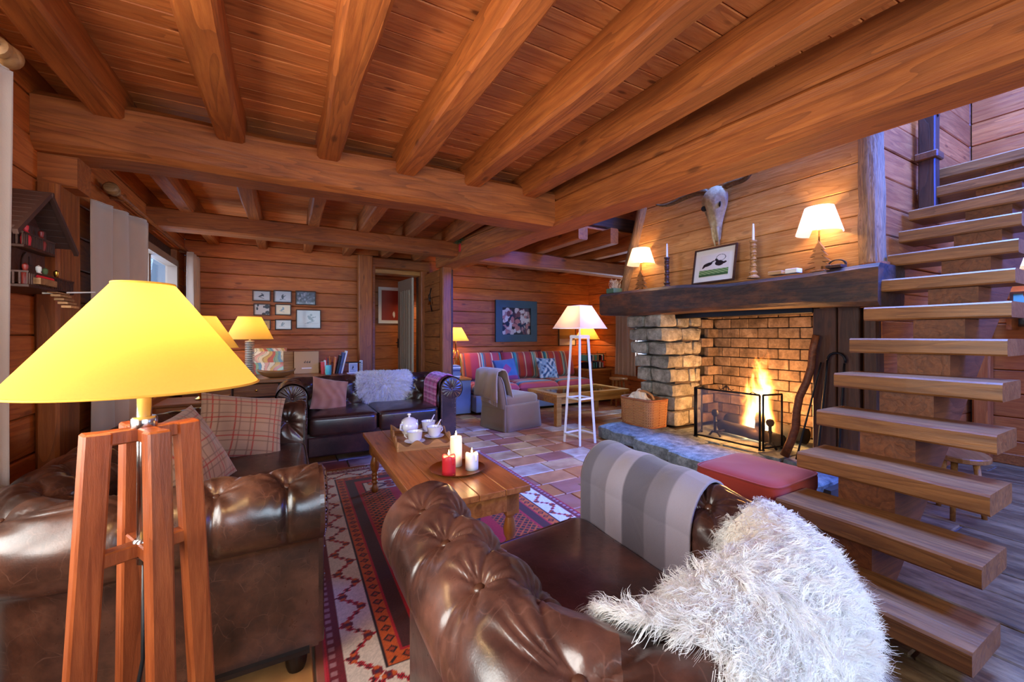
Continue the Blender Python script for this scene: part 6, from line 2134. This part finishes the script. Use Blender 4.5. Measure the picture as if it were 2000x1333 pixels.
def chair_throw():
    t = thing('taupe_throw', 'taupe wool throw folded over the back of the slipper chair', 'blanket', (2.58, 4.76, .42), math.radians(12))
    prof = [(-.16, .46), (-.19, .56), (-.22, .66), (-.24, .735), (-.27, .775), (-.33, .785), (-.39, .765), (-.405, .7), (-.41, .6), (-.415, .48), (-.42, .42)]
    n = 30; P = []
    for (x, z) in prof:
        for k in range(n):
            u = k / (n - 1) * 2 - 1
            P.append((x + .008 * math.sin(u * 8 + z * 9), u * .23 - .02, z - .42 - .03 * max(0, abs(u) - .6) + (.03 * u if z < .5 else 0)))
    o = quad_mesh('weave', P, grid_faces(len(prof), n), M['taupe'], t, True)
    sd = o.modifiers.new('thick', 'SOLIDIFY'); sd.thickness = .012; sd.offset = 0
    mb = MB()
    for k in range(n):
        p = Vector(P[-n + k]); mb.tube([p, p + Vector((0, 0, -.05))], .002, 4)
    f = mb.build('fringe', M['taupe'], t); f['kind'] = 'stuff'
chair_throw()
# white trestle floor lamp
wl = thing('white_floor_lamp', 'white painted four leg floor lamp with square cream shade by the hearth', 'lamp', (2.87, 3.65, 0), math.radians(8))
for sx in (-1, 1):
    for sy in (-1, 1):
        mb = MB(); mb.bar((sx * .12, sy * .12, 0), (sx * .065, sy * .065, 1.19), .022, .026, .002, up=(sx, sy, 0)); mb.build('leg', M['whitepaint'], wl)
for z, w in ((1.18, .07), (.5, .1), (.1, .12)):
    for a in (0, 1):
        for s in (-1, 1):
            p = [(-w, s * w, z), (w, s * w, z)]
            if a: p = [(y, x, zz) for x, y, zz in p]
            if z > .3 or s > 0 or a:
                mb = MB(); mb.bar(p[0], p[1], .016 if z < 1 else .03, .016 if z < 1 else .03); mb.build('stretcher', M['whitepaint'], wl)
box('lamp_plate', (-.07, -.07, 1.185), (.07, .07, 1.2), M['whitepaint'], wl)
tube('pole', [(0, 0, 1.19), (0, 0, 1.34)], .011, M['whitepaint'], wl, 10)
shade('lamp_shade', .30, .135, 1.275, 1.525, M['shade_cream'], wl, sides=4, trim=M['whitepaint'])
bulb(wl, 1.38, .026)
point_light('lamp_light', (0, 0, 1.39), 8, WARM, .03, wl)
# lamp on the wall beyond the stairs
table_lamp('stair_lamp', 'bright shaded lamp seen beyond the staircase at the right edge', (5.68, .93, 1.42), .15, .08, .37, .56, M['shade_white'], urn, 16)
sh_ = thing('wall_shelf', 'small wooden shelf under the lamp beyond the staircase', 'shelf', (5.78, .93, 1.38))
box('board', (-.2, -.2, 0), (.12, .2, .039), M['log'], sh_, ch=.004)
for s in (-.14, .14): box('bracket', (-.12, s - .015, -.13), (.12, s + .015, 0), M['log'], sh_)

# ------------------------------------------------------------------ things on the mantel
MZ = 1.706
def mz(y): return 1.715 - (4.0 - y) * .0127 + .012
def tree_base(t, z0):
    o = []
    h = z0 * .78
    tiers = 4
    right = [(.02, 0), (.02, .12 * h)]
    for k in range(tiers):
        zb = h * (.14 + .2 * k); w = .085 * (1 - k / (tiers + .8)) + .012
        right += [(w, zb - .018), (w * .25, zb + .2 * h * .72)]
    pts = right + [(0, h)] + [(-x, z) for x, z in right[::-1]]
    prism('tree_cutout', pts, .03, M['stoolw'], t, loc=(-.015, 0, 0), rot=(0, 0, PI / 2)).location = (.015, 0, .012)
    box('foot', (-.04, -.05, 0), (.04, .05, .012), M['stoolw'], t, ch=.002)
    tube('stem', [(0, 0, h * .9), (0, 0, z0 + .09)], .006, M['brass'], t, 8)
table_lamp('tree_lamp', 'fir tree shaped lamp with a white shade on the left of the mantel', (3.66, 3.5, mz(3.5)), .16, .1, .31, .5, M['shade_white'], tree_base, 18, group='fir tree mantel lamps', trim=False)
table_lamp('tree_lamp', 'fir tree shaped lamp with a white shade on the right of the mantel', (3.66, 1.655, mz(1.655)), .155, .095, .3, .505, M['shade_white'], tree_base, 24, group='fir tree mantel lamps', trim=False)
def candlestick(label, y, h, mat):
    t = thing('candlestick', label, 'candlestick', (3.62, y, mz(y)), group='turned mantel candlesticks')
    prof = [(.05, 0), (.05, .012), (.036, .02), (.026, .035), (.036, .05), (.024, .065)]
    z = .075
    k = 0
    while z < h - .03:
        prof += [(.022 + .006 * (k % 2), z), (.028 - .004 * (k % 2), z + .014), (.02, z + .026)]; z += .03; k += 1
    prof += [(.03, h - .015), (.03, h), (.012, h), (0.0, h - .008)]
    lathe('turned_stem', prof, mat, t, 20)
    c = thing('taper_candle', 'thin taper candle in the ' + label, 'candle', (3.62, y, mz(y) + h - .004), group='mantel taper candles')
    lathe('wax', [(.011, 0), (.01, .08), (.007, .15), (.0, .155)], M['wax'], c, 12)
    tube('wick', [(0, 0, .152), (0, 0, .163)], .0012, M['iron'], c, 5)
candlestick('dark turned candlestick beside the left mantel lamp', 3.09, .33, M['darkwood'])
candlestick('reddish turned candlestick beside the framed birds', 2.15, .335, M['carved'])
def birds(u, v):
    img = np.zeros(u.shape + (3,)); img[:] = np.array(lin('#d8ccc0'))
    gr, ink, g2 = pc('#5a7a48', '#221c1e', '#8aa06a')
    img[v < .3] = gr; img[(v < .3) & (np.sin(u * 40 + v * 60) > .3)] = g2; img[v < .1] = np.array(lin('#3c5a34'))
    img[blob(u, v, -.22, .55, .17, .08, .35)] = ink; img[blob(u, v, -.05, .66, .09, .03, .5)] = ink; img[blob(u, v, -.34, .47, .1, .04, .9)] = ink
    img[blob(u, v, .18, .55, .15, .12, -.2)] = ink; img[blob(u, v, .08, .7, .05, .08, .6)] = ink; img[blob(u, v, .33, .55, .1, .05, .4)] = ink
    rr = ((u - .22) / .15) ** 2 + ((v - .8) / .14) ** 2
    img[(np.abs(rr - 1) < .14) & (v > .66)] = ink
    return img
fpz = mz(2.56)
frame('bird_picture', 'framed ink picture of two black birds leaning on the mantel', 0, 0, .45, .355, 0, birds, fr=.014, matb=.055, nx=90, ny=70, loc=(3.64, 2.56, fpz + .003), rz=-PI / 2, tilt=0).rotation_euler = Matrix.Rotation(-PI / 2, 3, 'Z').to_euler()
bpic = [o for o in bpy.data.objects if o.name.startswith('bird_picture')][0]
bpic.rotation_euler = (Matrix.Rotation(-PI / 2, 3, 'Z') @ Matrix.Rotation(-.16, 3, 'X')).to_euler()
tag(box('matchbox', (-.05, -.055, 0), (.05, .055, .028), M['cardboard'], None, ch=.002, loc=(3.58, 1.92, mz(1.92))), 'flat wooden box on the mantel beside the turned candlestick', 'box')
tag(box('white_box', (-.04, -.045, 0), (.04, .045, .035), M['paper'], None, ch=.003, loc=(3.58, 1.8, mz(1.8))), 'small white box lying on the mantel', 'box')
tag(box('flat_case', (-.045, -.05, 0), (.045, .05, .022), M['darkwood'], None, ch=.002, loc=(3.56, 1.5, mz(1.5))), 'flat dark case on the mantel near the right log', 'case')
cb = thing('coiled_cable', 'coiled black cable behind the right mantel lamp', 'cable', (3.68, 1.49, mz(1.49)))
cb.location.y = 1.56; cb.location.x = 3.71
mb = MB(); mb.tube([(0, .05 * math.cos(a * 1.0) * (1 + a * .03), .045 + .04 * math.sin(a * 1.0)) for a in np.linspace(0, 11, 50)], .004, 6); mb.build('loops', M['blackp'], cb, True)
pt = thing('green_planter', 'small green tin of dried grass at the left end of the mantel', 'planter', (3.62, 3.93, mz(3.93)))
box('tin', (-.07, -.09, 0), (.07, .05, .06), M['greenbox'], pt, ch=.006)
mb = MB(); rg = random.Random(5)
for k in range(40):
    x, y = rg.uniform(-.05, .05), rg.uniform(-.08, .04)
    mb.tube([(x, y, .05), (x + rg.uniform(-.02, .02), y + rg.uniform(-.02, .02), .12), (x + rg.uniform(-.04, .04), y + rg.uniform(-.04, .04), .12 + rg.uniform(.0, .06))], .0022, 4)
mb.build('dried_grass', M['bone'], pt)

# ------------------------------------------------------------------ horned skull on the hood
def skull():
    t = thing('horned_skull', 'weathered animal skull with long curved horns on the plank hood', 'skull', (3.745, 2.56, 2.12))
    # loft: sections from the muzzle (low) to the crown (high); x = out of the wall
    sec = [(0.0, .022, .02, .02), (.04, .032, .03, .03), (.12, .05, .036, .045), (.22, .078, .05, .06), (.31, .125, .065, .075), (.37, .14, .075, .08), (.43, .135, .075, .075), (.49, .115, .07, .065), (.53, .06, .05, .05), (.545, .01, .02, .045)]
    n = 28; P = []
    for (z, wy, dx, cx) in sec:
        for k in range(n):
            a = 2 * PI * k / n
            y = wy * math.cos(a); x = -cx - dx * math.sin(a)
            # eye hollows and nasal gap
            ey = math.exp(-((z - .33) / .045) ** 2) * math.exp(-((abs(y) - .1) / .03) ** 2) * (1 if math.sin(a) > -.2 else 0)
            ns = math.exp(-((z - .1) / .07) ** 2) * math.exp(-(y / .014) ** 2) * (1 if math.sin(a) > 0 else 0)
            x += .055 * ey + .03 * ns
            y -= math.copysign(.02 * ey, y)
            P.append((x, y, z))
    F = [tuple(f) for f in grid_faces(len(sec), n, False, True)] + [tuple(range(n)), tuple(range((len(sec) - 1) * n, len(sec) * n))[::-1]]
    o = from_py('cranium', P, F, M['bone'], t)
    sm = o.modifiers.new('soft', 'SUBSURF'); sm.levels = 1; sm.render_levels = 1
    for s in (-1, 1):
        lathe('eye_socket', [(.028, 0), (.02, .006), (0, .01)], M['soot'], t, 14, loc=(-.115, s * .085, .335), rot=(0, -PI / 2 + .0, s * .7))
        tube('muzzle_bone', [(-.07, s * .03, .14), (-.055, s * .026, .04), (-.035, s * .02, -.04)], [.016, .012, .006], M['bone'], t, 8)
        pts = [(-.055, s * .07, .5), (-.06, s * .16, .54), (-.06, s * .3, .545), (-.07, s * .44, .52), (-.09, s * .56, .50), (-.12, s * .66, .52), (-.14, s * .72, .58)]
        if s < 0: pts = [(-.055, -.07, .5), (-.06, -.15, .52), (-.07, -.24, .51), (-.09, -.32, .5), (-.11, -.38, .53), (-.12, -.42, .6)]
        o = tube('horn', pts, [.036, .034, .03, .026, .02, .013, .004][:len(pts)], M['horn'], t, 12)
        sm = o.modifiers.new('soft', 'SUBSURF'); sm.levels = 2; sm.render_levels = 2
skull()
# dried sprig tucked behind the beam
sp = thing('dried_sprig', 'dried evergreen sprig with red ribbon tucked against the ceiling beam', 'garland', (1.86, 4.8, 2.36))
mb = MB(); rg = random.Random(8)
for k in range(120):
    a = Vector((rg.uniform(-.03, .05), rg.uniform(-.08, .05), rg.uniform(-.02, .04)))
    b = a + Vector((rg.uniform(-.06, .06), rg.uniform(-.09, .03), rg.uniform(-.04, .04)))
    mb.tube([a, b], .0025, 4)
mb.build('needles', M['green'], sp)
box('ribbon', (.02, -.04, -.12), (.05, .0, -.02), M['waxred'], sp)

# added lamp, out of view, to brighten the hall and its door
hp = thing('added_hall_lamp', 'added cream pendant lamp, out of view, brightening the hall behind the doorway', 'lamp', (2.45, 7.2, 2.0))
shade('lamp_shade', .14, .06, 0, .16, M['shade_cream'], hp, 24)
tube('cord', [(0, 0, .14), (0, 0, .6)], .004, M['blackp'], hp, 6)
bulb(hp, .07, .02)
point_light('lamp_light', (0, 0, .05), 45, (1, .72, .42), .03, hp)
